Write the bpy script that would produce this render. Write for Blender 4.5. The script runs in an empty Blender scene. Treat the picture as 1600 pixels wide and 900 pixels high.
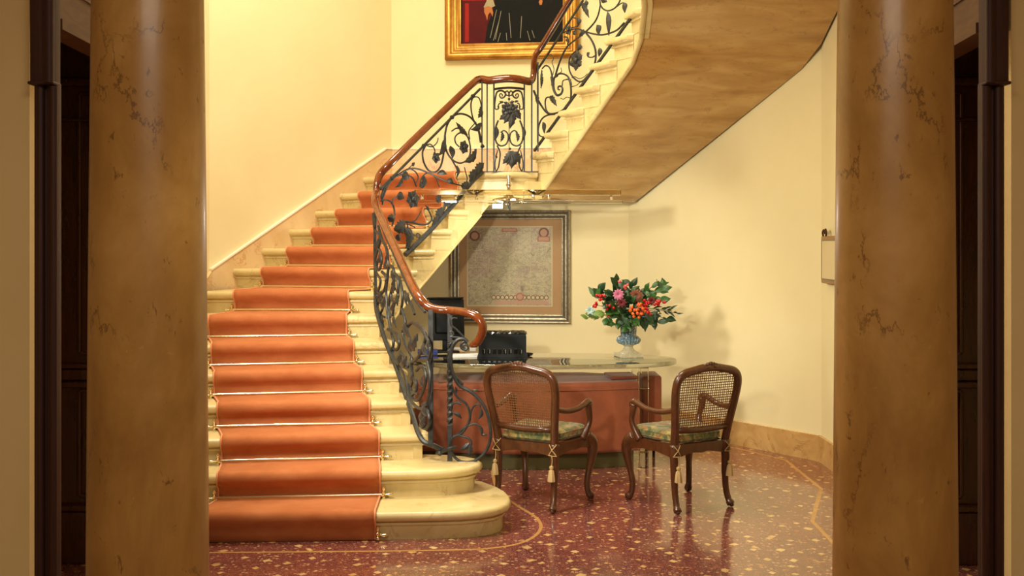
import bpy, bmesh, math, random
from mathutils import Vector, Matrix
random.seed(7)
C = bpy.context.scene.collection
F, H, YH = 1650.0, 1.705, 380.0          # focal length in pixels (1600x900), eye height, horizon row
HR = 0.166                                # stair riser

def px(x, y, D): return Vector(((x-800)/F*D, D, H-(y-YH)/F*D))
def onplane(x, y, A, B):
    u = (x-800)/F; nx, ny = B[1]-A[1], -(B[0]-A[0])
    return px(x, y, (nx*A[0]+ny*A[1])/(nx*u+ny))
def rayline(x, A, B):                     # plan point where the sight line of column x meets line A-B
    p = onplane(x, YH, A, B); return (p.x, p.y)
def lerp(a, b, t): return tuple(p+(q-p)*t for p, q in zip(a, b))

# ------------------------------------------------------------------ mesh builder
WORLD_BUILT = ('reception_desk',)
class MB:
    def __init__(s): s.v = []; s.f = []; s.uv = None
    def add(s, vs, fs):
        o = len(s.v); s.v += [tuple(p) for p in vs]; s.f += [tuple(i+o for i in f) for f in fs]
    def box(s, c, d, M=None, bev=0.0):
        x, y, z = d[0]/2, d[1]/2, d[2]/2
        if bev <= 0:
            vs = [(-x,-y,-z),(x,-y,-z),(x,y,-z),(-x,y,-z),(-x,-y,z),(x,-y,z),(x,y,z),(-x,y,z)]
            fs = [(0,3,2,1),(4,5,6,7),(0,1,5,4),(1,2,6,5),(2,3,7,6),(3,0,4,7)]
        else:
            bm = bmesh.new(); bmesh.ops.create_cube(bm, size=1)
            for q in bm.verts: q.co = Vector((q.co.x*2*x, q.co.y*2*y, q.co.z*2*z))
            bmesh.ops.bevel(bm, geom=bm.edges[:]+bm.verts[:], offset=bev, segments=3, profile=.5, affect='EDGES')
            bm.verts.index_update(); vs = [q.co.copy() for q in bm.verts]; fs = [[q.index for q in f.verts] for f in bm.faces]; bm.free()
        out = []
        for p in vs:
            p = Vector(p)
            if M: p = M @ p
            out.append(p+Vector(c))
        s.add(out, fs)
    def prism(s, poly, z0, z1):
        n = len(poly)
        s.add([(p[0],p[1],z0) for p in poly]+[(p[0],p[1],z1) for p in poly],
              [tuple(range(n-1,-1,-1)), tuple(range(n,2*n))]+[(i,(i+1)%n,n+(i+1)%n,n+i) for i in range(n)])
    def slab(s, p0, p1, z0, z1, th, z0b=None, z1b=None):   # wall piece between plan points, thickness to the left of travel
        d = Vector((p1[0]-p0[0], p1[1]-p0[1])).normalized(); n = (-d.y*th, d.x*th)
        a = z0 if z0b is None else z0b; b = z1 if z1b is None else z1b
        vs = [(p0[0],p0[1],z0),(p1[0],p1[1],a),(p1[0],p1[1],b),(p0[0],p0[1],z1)]
        vs += [(q[0]+n[0],q[1]+n[1],q[2]) for q in vs]
        s.add(vs, [(0,1,2,3),(7,6,5,4),(1,0,4,5),(2,1,5,6),(3,2,6,7),(0,3,7,4)])
    def tube(s, pts, r, seg=8, closed=False, ry=None, up=None, twist=0.0, sq=False, cap=True):
        P = [Vector(p) for p in pts]; n = len(P)
        R = r if isinstance(r, (list, tuple)) else [r]*n
        T = []
        for i in range(n):
            a = P[(i-1) % n] if (closed or i > 0) else P[i]; b = P[(i+1) % n] if (closed or i < n-1) else P[i]
            t = (b-a); T.append(t.normalized() if t.length > 1e-9 else Vector((0,0,1)))
        u = Vector(up) if up else (Vector((0,0,1)) if abs(T[0].z) < .9 else Vector((1,0,0)))
        vs = []; ang = 0
        for i in range(n):
            if up: u = Vector(up)
            u = u-T[i]*u.dot(T[i])
            if u.length < 1e-6: u = T[i].orthogonal()
            u.normalize(); w = T[i].cross(u)
            for k in range(seg):
                a = 2*math.pi*k/seg+ang+(math.pi/4 if sq else 0)
                vs.append(P[i]+u*(math.cos(a)*(ry if ry else 1.0)*R[i])+w*(math.sin(a)*R[i]))
            ang += twist
        fs = []
        for i in range(n if closed else n-1):
            j = (i+1) % n
            for k in range(seg): fs.append((i*seg+k, i*seg+(k+1)%seg, j*seg+(k+1)%seg, j*seg+k))
        if not closed and cap: fs += [tuple(range(seg-1,-1,-1)), tuple(range((n-1)*seg, n*seg))]
        s.add(vs, fs)
    def lathe(s, prof, c=(0,0,0), seg=32, rib=0, ribd=0.0):
        vs = []; n = len(prof)
        for r, z in prof:
            for k in range(seg):
                a = 2*math.pi*k/seg; rr = r*(1+ribd*math.cos(rib*a)) if rib else r
                vs.append((c[0]+rr*math.cos(a), c[1]+rr*math.sin(a), c[2]+z))
        fs = [(i*seg+k, i*seg+(k+1)%seg, (i+1)*seg+(k+1)%seg, (i+1)*seg+k) for i in range(n-1) for k in range(seg)]
        fs += [tuple(range(seg-1,-1,-1)), tuple(range((n-1)*seg, n*seg))]
        s.add(vs, fs)
    def ball(s, c, r, seg=10, sc=(1,1,1)):
        vs = []; rings = seg//2+1
        for i in range(1, rings):
            t = math.pi*i/rings
            for k in range(seg):
                a = 2*math.pi*k/seg
                vs.append((c[0]+r*sc[0]*math.sin(t)*math.cos(a), c[1]+r*sc[1]*math.sin(t)*math.sin(a), c[2]+r*sc[2]*math.cos(t)))
        m = rings-1
        fs = [(i*seg+k,(i+1)*seg+k,(i+1)*seg+(k+1)%seg,i*seg+(k+1)%seg) for i in range(m-1) for k in range(seg)]
        fs += [tuple(range(seg)), tuple((m-1)*seg+k for k in range(seg-1,-1,-1))]
        s.add(vs, fs)
    def leaf(s, b, t, w, n, bend=0.15, th=0.004, ser=False, curl=0.0):
        b, t, n = Vector(b), Vector(t), Vector(n).normalized(); d = t-b; L = d.length
        if L < 1e-6: return
        d.normalize(); sd = n.cross(d).normalized()
        st = [(0,.10),(.12,.55),(.28,.92),(.45,1.0),(.62,.82),(.8,.45),(1,.03)]
        if ser: st = [(0,.12),(.1,.6),(.18,.5),(.3,1.0),(.4,.75),(.52,1.05),(.62,.65),(.74,.75),(.84,.38),(1,.03)]
        top = []; bot = []
        for q, h in st:
            c = b+d*(L*q)+n*(bend*L*math.sin(math.pi*q))+sd*(curl*L*math.sin(math.pi*q))
            for k, e in ((-1,.0),(0,.35),(1,.0)):
                p = c+sd*(k*h*w/2)-n*(abs(k)*h*w*.18)+n*(th*e); top.append(p); bot.append(p-n*th)
        m = len(st); o = len(top); fs = []
        for i in range(m-1):
            for k in range(2):
                a = i*3+k; fs.append((a, a+1, a+4, a+3)); fs.append((o+a, o+a+3, o+a+4, o+a+1))
            fs.append((i*3, i*3+3, o+i*3+3, o+i*3)); fs.append((i*3+2, o+i*3+2, o+i*3+5, i*3+5))
        s.add(top+bot, fs)
    def build(s, name, mat, parent=None, origin=None, smooth=False, angle=35):
        me = bpy.data.meshes.new(name)
        o0 = Vector(origin) if origin is not None else Vector((0,0,0))
        if origin is None and parent is not None and parent.parent is not None and parent.parent.name in WORLD_BUILT: o0 = parent.parent.location.copy()
        me.from_pydata([tuple(Vector(p)-o0) for p in s.v], [], s.f)
        if s.uv:
            ul = me.uv_layers.new(name='UVMap')
            for l in me.loops: ul.data[l.index].uv = s.uv[l.vertex_index]
        bm = bmesh.new(); bm.from_mesh(me); bmesh.ops.recalc_face_normals(bm, faces=bm.faces[:]); bm.to_mesh(me); bm.free()
        me.update()
        o = bpy.data.objects.new(name, me); C.objects.link(o)
        if mat: me.materials.append(mat)
        if smooth: me.shade_smooth() if angle >= 180 else me.set_sharp_from_angle(angle=math.radians(angle))
        if smooth and angle < 180:
            for p in me.polygons: p.use_smooth = True
        if parent: o.parent = parent
        return o

def spline(pts, n=6, closed=False):
    P = [Vector(p) for p in pts]; m = len(P)
    if m < 3: return P
    out = []
    for i in range(m if closed else m-1):
        p0 = P[(i-1) % m] if (closed or i > 0) else P[0]*2-P[1]
        p1, p2 = P[i], P[(i+1) % m]
        p3 = P[(i+2) % m] if (closed or i < m-2) else P[-1]*2-P[-2]
        for k in range(n):
            t = k/n
            out.append(.5*((2*p1)+(p2-p0)*t+(2*p0-5*p1+4*p2-p3)*t*t+(3*p1-p0-3*p2+p3)*t**3))
    if not closed: out.append(P[-1])
    return out
def taper(n, a, b, mid=None):
    if mid is None: return [a+(b-a)*i/(n-1) for i in range(n)]
    return [(a+(mid-a)*2*i/(n-1)) if i < n/2 else (mid+(b-mid)*(2*i/(n-1)-1)) for i in range(n)]

def tag(o, label, cat, group=None, kind=None):
    o['label'] = label; o['category'] = cat
    if group: o['group'] = group
    if kind: o['kind'] = kind
    return o
def thing(name, loc, label, cat, group=None, rz=0.0, kind=None):
    o = bpy.data.objects.new(name, None); C.objects.link(o); o.location = loc; o.rotation_euler = (0,0,rz)
    return tag(o, label, cat, group, kind)
def struct(mb, name, mat, label=None, cat=None, smooth=False):
    o = mb.build(name, mat, smooth=smooth); o['kind'] = 'structure'
    if label: o['label'] = label; o['category'] = cat
    return o

# ------------------------------------------------------------------ materials
def lin(c):
    return tuple(((v/255)/12.92 if v/255 <= .04045 else ((v/255+.055)/1.055)**2.4) for v in c)+(1,)
class Mat:
    def __init__(s, name, base=(128,128,128), rough=.5, metal=0.0, spec=.5, coat=0.0, sheen=0.0, trans=0.0, ior=1.5):
        s.m = bpy.data.materials.new(name); s.m.use_nodes = True; s.t = s.m.node_tree; s.n = s.t.nodes; s.l = s.t.links
        s.b = s.n['Principled BSDF']; i = s.b.inputs
        i['Base Color'].default_value = lin(base); i['Roughness'].default_value = rough; i['Metallic'].default_value = metal
        i['Specular IOR Level'].default_value = spec; i['Coat Weight'].default_value = coat; i['Coat Roughness'].default_value = .08
        i['Sheen Weight'].default_value = sheen; i['Transmission Weight'].default_value = trans; i['IOR'].default_value = ior
        s.co = None
    def coord(s, kind='Object', scale=(1,1,1), rot=(0,0,0)):
        t = s.n.new('ShaderNodeTexCoord'); m = s.n.new('ShaderNodeMapping'); m.inputs['Scale'].default_value = scale
        m.inputs['Rotation'].default_value = rot
        s.l.new(t.outputs[kind], m.inputs['Vector']); return m.outputs['Vector']
    def noise(s, scale=5, detail=4, rough=.6, dist=0.0, co=None, out='Fac'):
        n = s.n.new('ShaderNodeTexNoise'); n.inputs['Scale'].default_value = scale; n.inputs['Detail'].default_value = detail
        n.inputs['Roughness'].default_value = rough; n.inputs['Distortion'].default_value = dist
        s.l.new(co or s.coord(), n.inputs['Vector']); return n.outputs[out]
    def vor(s, scale=5, feature='F1', metric='EUCLIDEAN', co=None, out='Distance', rnd=1.0):
        n = s.n.new('ShaderNodeTexVoronoi'); n.feature = feature; n.distance = metric
        n.inputs['Scale'].default_value = scale; n.inputs['Randomness'].default_value = rnd
        s.l.new(co or s.coord(), n.inputs['Vector']); return n.outputs[out]
    def ramp(s, fac, stops, interp='LINEAR'):
        r = s.n.new('ShaderNodeValToRGB'); r.color_ramp.interpolation = interp
        e = r.color_ramp.elements
        while len(e) < len(stops): e.new(.5)
        for k, (p, c) in enumerate(stops):
            e[k].position = p; e[k].color = lin(c) if len(c) == 3 else c
        s.l.new(fac, r.inputs['Fac']); return r.outputs['Color']
    def mix(s, fac, a, b, mode='MIX'):
        m = s.n.new('ShaderNodeMix'); m.data_type = 'RGBA'; m.blend_type = mode
        if isinstance(fac, (int, float)): m.inputs[0].default_value = fac
        else: s.l.new(fac, m.inputs[0])
        for k, v in ((6, a), (7, b)):
            if isinstance(v, tuple): m.inputs[k].default_value = lin(v)
            else: s.l.new(v, m.inputs[k])
        return m.outputs[2]
    def math(s, op, a, b=0.0):
        m = s.n.new('ShaderNodeMath'); m.operation = op
        for k, v in ((0, a), (1, b)):
            if isinstance(v, (int, float)): m.inputs[k].default_value = v
            else: s.l.new(v, m.inputs[k])
        return m.outputs[0]
    def base(s, c): s.l.new(c, s.b.inputs['Base Color']); return s
    def rough(s, c): s.l.new(c, s.b.inputs['Roughness']); return s
    def bump(s, h, st=.2, dist=.01):
        b = s.n.new('ShaderNodeBump'); b.inputs['Strength'].default_value = st; b.inputs['Distance'].default_value = dist
        s.l.new(h, b.inputs['Height']); s.l.new(b.outputs['Normal'], s.b.inputs['Normal']); return s

W3 = lambda v: (v, v, v, 1)
M = {}
def plaster(name, a, b):
    m = Mat(name, rough=.7, spec=.25); m.base(m.ramp(m.noise(1.3, 5, .65), [(.3, a), (.7, b)])); m.bump(m.noise(14, 4), .08, .01); return m.m
M['wall'] = plaster('yellow_plaster', (236,223,174), (241,230,184))
M['wall_front'] = plaster('dimmed_yellow_plaster', (228,200,140), (234,208,150))  # hall's yellow paint, deepened in colour to stand for the dimmer front room
M['ceil'] = plaster('cream_plaster', (242,235,212), (246,240,220))

def marble(name, lo, hi, vein, rough=.3, sc=2.2, vs=3.0, vamt=.6, spots=None, coat=0.0, stretch=(1,1,1), kind='Object'):
    m = Mat(name, rough=rough, coat=coat); co = m.coord(kind, stretch)
    c = m.ramp(m.noise(sc, 7, .62, .6, co), [(.28, lo), (.72, hi)])
    v = m.noise(vs, 9, .68, 1.6, co); v = m.math('ABSOLUTE', m.math('SUBTRACT', v, .5))
    vm = m.ramp(v, [(0.0, W3(vamt)), (.022, W3(0))])
    brk = m.ramp(m.noise(sc*1.7, 3, .5, 0, co), [(.48, W3(0)), (.62, W3(1))])
    vm = m.mix(1.0, vm, brk, 'MULTIPLY')
    c = m.mix(vm, c, vein)
    if spots:
        sp = m.ramp(m.noise(spots, 6, .75, 1.0, co), [(.66, W3(0)), (.73, W3(.8))]); c = m.mix(sp, c, vein)
    m.base(c); return m.m
M['step'] = marble('yellow_marble', (200,176,116), (222,203,148), (152,112,62), .3, 3.5, 2.4, .5, 7)
M['step_riser'] = M['step']
M['skirt'] = marble('veined_pink_marble', (214,178,122), (232,204,156), (186,120,70), .35, 3.0, 3.2, .75)
M['base'] = marble('veined_honey_marble', (186,142,82), (218,180,118), (140,86,40), .25, 5.0, 2.6, .7)
def column_marble():
    m = Mat('brown_marble', rough=.36, coat=.08); co = m.coord('Object', (1,1,.6))
    c = m.ramp(m.noise(2.2, 8, .66, .5, co), [(.30, (144,100,46)), (.5, (170,126,62)), (.70, (194,150,86))])
    wob = m.noise(3.5, 6, .7, 0, co, 'Color'); mx = m.n.new('ShaderNodeMix'); mx.data_type = 'VECTOR'; mx.inputs[0].default_value = .35
    m.l.new(co, mx.inputs[4]); m.l.new(wob, mx.inputs[5])
    e = m.vor(2.6, 'DISTANCE_TO_EDGE', 'EUCLIDEAN', mx.outputs[1]); em = m.ramp(e, [(0, W3(.75)), (.016, W3(0))])
    em = m.mix(1.0, em, m.ramp(m.noise(2.4, 3, .6, 0, m.coord('Object')), [(.52, W3(0)), (.60, W3(1))]), 'MULTIPLY')
    c = m.mix(em, c, (84,46,22))
    f = m.ramp(m.noise(19, 5, .7, .6, co), [(.63, W3(0)), (.68, W3(.7))]); c = m.mix(f, c, (92,52,26))
    f = m.ramp(m.noise(12, 4, .7, .6, m.coord('Object', (1.3,1.3,.9))), [(.68, W3(0)), (.74, W3(.4))]); c = m.mix(f, c, (206,170,104))
    m.base(c); return m.m
M['column'] = column_marble()
def soffit():
    m = Mat('banded_travertine', rough=.16, coat=.25)
    co = m.coord('UV', (1.6, 6, 1)); b = m.noise(1.9, 6, .52, .5, m.coord('UV', (.55, 3.0, 1)))
    c = m.ramp(b, [(.3, (164,120,62)), (.5, (190,148,86)), (.68, (206,170,110))])
    v = m.noise(1.1, 9, .75, .8, m.coord('UV', (2.0, 5.0, 1))); v = m.math('ABSOLUTE', m.math('SUBTRACT', v, .5))
    vm = m.mix(1.0, m.ramp(v, [(0, W3(.7)), (.015, W3(0))]), m.ramp(m.noise(2.5, 3, .5, 0, co), [(.5, W3(0)), (.62, W3(1))]), 'MULTIPLY')
    c = m.mix(vm, c, (120,72,34)); m.base(c); return m.m
M['soffit'] = soffit()
def terrazzo():
    m = Mat('red_terrazzo', rough=.17, spec=.5, coat=.6)
    co = m.coord('Object')
    base = m.ramp(m.noise(2.0, 4, .6, 0, co), [(.3, (110,58,54)), (.7, (128,72,66))])
    def sep(sock):
        q = m.n.new('ShaderNodeSeparateColor'); m.l.new(sock, q.inputs[0]); return q.outputs
    def v2(scale, out, metric='EUCLIDEAN', c=None):
        n = m.n.new('ShaderNodeTexVoronoi'); n.voronoi_dimensions = '2D'; n.distance = metric; n.inputs['Scale'].default_value = scale
        m.l.new(c or co, n.inputs['Vector']); return n.outputs[out]
    c = base
    for scale, thr, hi, col, amt in ((110, .30, .34, (186,128,100), .6), (75, .22, .26, (58,20,16), .6), (48, .12, .30, (206,160,120), .75), (30, .10, .26, (150,76,56), .7)):
        r = sep(v2(scale, 'Color'))
        k = m.math('LESS_THAN', r[0], thr); k = m.math('MULTIPLY', k, m.math('LESS_THAN', v2(scale, 'Distance'), .42)); k = m.math('MULTIPLY', k, amt)
        c = m.mix(k, c, col)
    wob = m.noise(9, 2, .5, 0, co, 'Color'); mx = m.n.new('ShaderNodeMix'); mx.data_type = 'VECTOR'; mx.inputs[0].default_value = .05
    m.l.new(co, mx.inputs[4]); m.l.new(wob, mx.inputs[5]); cw = mx.outputs[1]
    r = sep(v2(8.2, 'Color', 'MANHATTAN', cw)); d = v2(8.2, 'Distance', 'MANHATTAN', cw)
    chip = m.math('LESS_THAN', d, m.math('ADD', m.math('MULTIPLY', r[0], .16), .065))
    c = m.mix(chip, c, m.ramp(r[2], [(0, (206,162,98)), (.6, (228,194,134)), (1, (160,104,62))]))
    m.base(c); return m.m
M['floor'] = terrazzo()
M['inlay'] = marble('cream_inlay_stone', (180,132,76), (198,152,92), (140,92,48), .2, 12)
def carpet():
    m = Mat('orange_pile', rough=.95, spec=.1, sheen=.35); m.b.inputs['Sheen Roughness'].default_value = .4
    m.b.inputs['Sheen Tint'].default_value = lin((255,200,150))
    n = m.noise(4.5, 6, .65, .4, m.coord('Object', (1,1,2.2)))
    m.base(m.ramp(n, [(.3, (174,100,57)), (.7, (196,122,77))])); m.bump(m.noise(350, 2), .35, .004); return m.m
M['carpet'] = carpet()
M['piping'] = Mat('pink_edge_piping', (232,150,104), .8).m
def wood(name, a, b, rough=.3, coat=.3, sc=(1,1,1), s=6):
    m = Mat(name, rough=rough, coat=coat); n = m.noise(s, 6, .65, 1.2, m.coord('Object', sc))
    m.base(m.ramp(n, [(.3, a), (.7, b)])); return m.m
M['rail'] = wood('polished_mahogany_rail', (88,38,13), (124,60,24), .18, .5, (2,2,2), 7)
M['darkwood'] = wood('dark_walnut', (50,23,10), (74,36,18), .25, .4, (6,6,.6), 4)
M['casing'] = wood('dark_casing_wood', (44,19,10), (70,32,16), .6, 0.0, (8,8,.5), 4)
M['lintel'] = wood('brown_lintel_wood', (80,50,23), (108,71,34), .6, 0.0, (1,1,5), 4)
M['chairwood'] = wood('carved_beech', (64,33,14), (92,51,24), .32, .25, (3,3,1.2), 9)
def iron():
    m = Mat('wrought_iron', rough=.45, metal=.35, spec=.5)
    m.base(m.ramp(m.noise(30, 4, .6), [(.3, (38,39,38)), (.7, (66,68,68))])); return m.m
M['iron'] = iron()
M['brass'] = Mat('polished_brass', (236,222,182), .16, 1.0).m
M['chrome'] = Mat('chrome', (225,222,215), .06, 1.0).m
M['lampbar'] = Mat('lamp_acrylic', (240,226,190), .03, metal=.12, trans=1.0, ior=1.49).m
M['acrylic'] = Mat('clear_acrylic', (246,246,240), .02, trans=1.0, ior=1.45).m
M['glass'] = Mat('clear_glass', (240,246,240), .012, metal=.38, trans=1.0, ior=1.6).m
def gold():
    m = Mat('gilt', rough=.36, metal=.8); m.base(m.ramp(m.noise(9, 6, .7, .4), [(.3, (142,94,36)), (.7, (192,142,64))])); return m.m
M['gold'] = gold()
def silver():
    m = Mat('silver_leaf', rough=.4, metal=.6); m.base(m.ramp(m.noise(40, 5, .7, .4), [(.3, (120,108,84)), (.7, (190,180,152))])); return m.m
M['silver'] = silver()
M['darksilver'] = Mat('dark_silver', (92,82,60), .5, .4).m  # darker silver for the grooves of the map frame
M['mat'] = plaster('tan_mat_board', (168,134,94), (180,146,106))
def leather():
    m = Mat('red_brown_suede', rough=.6, spec=.3, sheen=.3)
    m.base(m.ramp(m.noise(3.5, 6, .65, .3), [(.3, (118,60,34)), (.7, (152,84,50))])); return m.m
M['leather'] = leather()
M['plinth'] = plaster('olive_stone', (76,72,42), (90,84,50))
M['cane'] = Mat('woven_cane', (112,70,38), .45).m
def floral():
    m = Mat('floral_brocade', rough=.8, sheen=.2); co = m.coord('Object')
    a = m.ramp(m.noise(16, 3, .6, 1.0, co), [(.42, (78,88,46)), (.5, (108,106,58)), (.6, (158,134,72))])
    f = m.ramp(m.noise(11, 2, .5, .6, co), [(.58, W3(0)), (.64, W3(.85))]); c = m.mix(f, a, (150,92,46))
    g = m.ramp(m.noise(45, 2, .5, 0, co), [(.55, W3(0)), (.62, W3(.5))]); c = m.mix(g, c, (58,72,36)); m.base(c); return m.m
M['floral'] = floral()
M['cord'] = Mat('cream_cord', (188,158,106), .8).m
M['black'] = Mat('black_plastic', (10,14,13), .5, spec=.2).m
M['blackfilm'] = Mat('black_glossy_film', (10,11,10), .2, spec=.35).m
M['greyplastic'] = Mat('grey_plastic', (120,122,120), .4).m
M['paper'] = Mat('white_paper', (226,226,226), .7).m
M['manila'] = Mat('beige_card', (196,170,130), .7).m
M['blue'] = Mat('blue_card', (28,50,120), .4).m
def urn():
    m = Mat('speckled_blue_glaze', rough=.2, coat=.5)
    z = m.n.new('ShaderNodeSeparateXYZ'); m.l.new(m.coord('Object'), z.inputs[0])
    zr = m.ramp(m.math('MULTIPLY', z.outputs[2], 3.0), [(.0, (178,170,140)), (.26, (184,176,148)), (.32, (74,112,130)), (.50, (66,106,130)), (.58, (36,64,80))])
    sp = m.ramp(m.noise(70, 4, .7), [(.5, W3(0)), (.62, W3(.7))]); m.base(m.mix(sp, zr, (206,204,186))); return m.m
M['urn'] = urn()
def green(name, a, b):
    m = Mat(name, rough=.45); m.base(m.ramp(m.noise(18, 3), [(.3, a), (.7, b)])); m.b.inputs['Subsurface Weight'].default_value = 0; return m.m
M['leaf'] = green('leaf_green', (26,62,22), (58,104,40)); M['leafd'] = green('leaf_dark_green', (18,46,22), (36,72,34)); M['leafl'] = green('leaf_light_green', (84,120,44), (124,150,66))
M['stem'] = Mat('stem_brown', (70,60,30), .7).m
M['redberry'] = Mat('red_berry', (176,20,22), .2).m; M['orangeberry'] = Mat('orange_berry', (220,94,34), .25).m; M['pinkberry'] = Mat('pink_berry', (222,92,92), .25).m
M['pink'] = Mat('pink_petal', (196,112,146), .6).m; M['darkred'] = Mat('crimson_petal', (100,18,26), .6).m; M['pale'] = Mat('pale_blue_petal', (176,204,200), .5).m; M['bronze'] = Mat('bronze_petal', (126,72,50), .6).m
M['cream'] = Mat('cream_panel', (214,196,150), .35).m
M['tanframe'] = Mat('tan_lacquer', (150,112,66), .4).m
def mapmat():
    m = Mat('engraved_map_print', rough=.5); co = m.coord('Object')
    a = m.ramp(m.noise(2.6, 4, .6, .4, co), [(.3, (150,142,100)), (.5, (176,164,126)), (.62, (172,148,126)), (.72, (152,130,110))])
    a = m.mix(m.ramp(m.noise(5, 3, .6), [(.5, W3(0)), (.62, W3(.35))]), a, (112,100,66))
    l = m.ramp(m.vor(15, 'DISTANCE_TO_EDGE', 'EUCLIDEAN', m.coord('Object', (1,1,1.5))), [(0, W3(.85)), (.035, W3(0))]); c = m.mix(l, a, (84,72,50))
    for sc_, col in ((4.5, (206,192,150)), (8, (92,78,54)), (12, (200,186,146))):
        l2 = m.math('ABSOLUTE', m.math('SUBTRACT', m.noise(sc_, 5, .65, 1.6, m.coord('Object', (1,1,1.6), (0,0,sc_))), .5)); c = m.mix(m.ramp(l2, [(0, W3(.7)), (.014, W3(0))]), c, col)
    s = m.ramp(m.noise(120, 2, .6, 0, co), [(.5, W3(0)), (.66, W3(.3))]); c = m.mix(s, c, (84,72,56))
    m.base(c); return m.m
M['map'] = mapmat()
M['mapink'] = Mat('sepia_ink', (112,74,52), .6).m; M['mappink'] = Mat('rose_tint', (180,140,112), .6).m; M['maplight'] = Mat('cream_tint', (196,180,138), .6).m
M['mapred'] = Mat('orange_tint', (158,102,72), .6).m
def canvasmat(name, a, b):
    m = Mat(name, rough=.6, spec=.15); m.base(m.ramp(m.noise(3, 6, .65, 1.2, m.coord()), [(.3, a), (.7, b)])); return m.m
M['p_dark'] = canvasmat('paint_dark', (9,9,7), (18,16,11)); M['p_red'] = canvasmat('paint_crimson', (66,9,12), (90,15,17))
M['p_redl'] = canvasmat('paint_red_light', (140,26,22), (160,36,28)); M['p_dress'] = canvasmat('paint_black_dress', (7,8,7), (14,15,12))
M['p_skin'] = canvasmat('paint_skin', (168,100,52), (190,124,70)); M['p_lace'] = canvasmat('paint_lace', (150,140,108), (176,166,134)); M['p_line'] = Mat('paint_white_trim', (140,134,110), .5).m

# ------------------------------------------------------------------ plan of the stair hall
Cn = {3:(-.573,6.75), 4:(-.677,7.03), 5:(-.786,7.35), 6:(-.89,7.65), 7:(-1.0,7.97)}
for k in range(8, 15): Cn[k] = (-1.06+.1317*(k-8), 8.22+.155*(k-8))
for k in range(15, 22): Cn[k] = (.17+.117*(k-15)+.053, 9.25-.182*(k-15)-.008)
Cn.update({22:(.975,7.98), 23:(.955,7.62), 24:(.89,7.3), 25:(.80,6.98), 26:(.70,6.66), 27:(.60,6.34)})
Ln = {1:(-2.43,6.0), 2:(-2.43,6.24), 3:(-2.43,6.47), 4:(-2.43,6.76), 5:(-2.43,7.03), 6:(-2.43,7.33), 7:(-2.43,7.73), 8:(-2.43,8.26), 9:(-2.295,8.75)}
for k in range(10, 15): Ln[k] = (-2.295+.181*(k-9), 8.75+.241*(k-9))
for k in range(15, 22): Ln[k] = (1.285+.1915*(k-15.7), 9.695-.244*(k-15.7))
Ln.update({22:(2.40,8.2), 23:(2.40,7.8), 24:(2.40,7.45), 25:(2.40,7.1), 26:(2.40,6.75), 27:(2.40,6.42)})
CO1, CO2, CO3 = (-1.17,10.24), (1.105,10.0), (2.42,8.26)
WL0, WL1 = (-2.45,5.75), (-2.45,8.55)
WR1 = (2.41,5.72)
CEIL = 6.4

# ------------------------------------------------------------------ setting
def wall(name, a, b, mat=None, z0=0.0, z1=CEIL, th=.12):
    m = MB(); m.slab(a, b, z0, z1, th); return struct(m, name, mat or M['wall'])
wall('wall_left', WL0, WL1); wall('wall_back_left', WL1, CO1); wall('wall_back', CO1, CO2)
wall('wall_back_right', CO2, CO3); wall('wall_right', CO3, WR1)
fl = MB(); fl.box((0,4.0,-.05), (9,13.6,.1)); struct(fl, 'floor', M['floor'])
ce = MB(); ce.box((0,7.6,CEIL+.06), (9,6.3,.12)); struct(ce, 'ceiling', M['ceil'])
# front room behind and beside the camera
wall('wall_front_left', (-3.6,4.40), (-2.01,4.40), M['wall_front'], 0, 3.5, .25)
wall('wall_front_right', (2.08,4.40), (3.6,4.40), M['wall_front'], 0, 3.5, .25)
wall('wall_front_top', (-3.6,4.40), (3.6,4.40), M['wall_front'], 3.3, CEIL, .25)
wall('wall_room_left', (-3.6,-2.4), (-3.6,4.4), M['wall_front'], 0, 3.5); wall('wall_room_right', (3.6,4.4), (3.6,-2.4), M['wall_front'], 0, 3.5)
wall('wall_room_rear', (3.6,-2.4), (-3.6,-2.4), M['wall_front'], 0, 3.5)
cf = MB(); cf.box((0,1.0,3.56), (7.4,6.9,.12)); struct(cf, 'ceiling_front', M['ceil'])

# baseboards on the right
bb = MB()
def skirt_board(mb, a, b, z0, z1, th=.025, z0b=None, z1b=None):
    mb.slab(b, a, z0 if z0b is None else z0b, z1 if z1b is None else z1b, th, z0, z1)
b1 = MB(); skirt_board(b1, lerp(CO1,CO2,.02), CO2, 0, .20); struct(b1, 'baseboard_back', M['base'])
b2 = MB(); skirt_board(b2, CO2, CO3, 0, .20); struct(b2, 'baseboard_back_right', M['base'])
b3 = MB(); skirt_board(b3, CO3, WR1, 0, .20); struct(b3, 'baseboard_right', M['base'])
# stair skirting on the left walls
s1 = MB()
zA, zB = 1.485, 2.61
skirt_board(s1, WL1, lerp(WL1,CO1,.955), zA-.75, zA, .025, zB-.75, zB); skirt_board(s1, lerp(WL1,CO1,.955), CO1, zB-.5, zB, .025)
struct(s1, 'baseboard_stair_back_left', M['skirt'])
s2 = MB(); skirt_board(s2, WL0, WL1, 0.0, .35, .025, zA-.75, zA); struct(s2, 'baseboard_stair_left', M['skirt'])
s3 = MB(); skirt_board(s3, CO1, CO2, 2.2, zB); struct(s3, 'baseboard_landing', M['skirt'])
s3 = MB(); skirt_board(s3, CO1, CO2, zB, zB+.012, .032); skirt_board(s3, lerp(WL1,CO1,.955), CO1, zB, zB+.012, .032); skirt_board(s3, WL1, lerp(WL1,CO1,.955), zA, zA+.014, .034, zB, zB+.014)
struct(s3, 'trim_1', M['ceil'])

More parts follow.
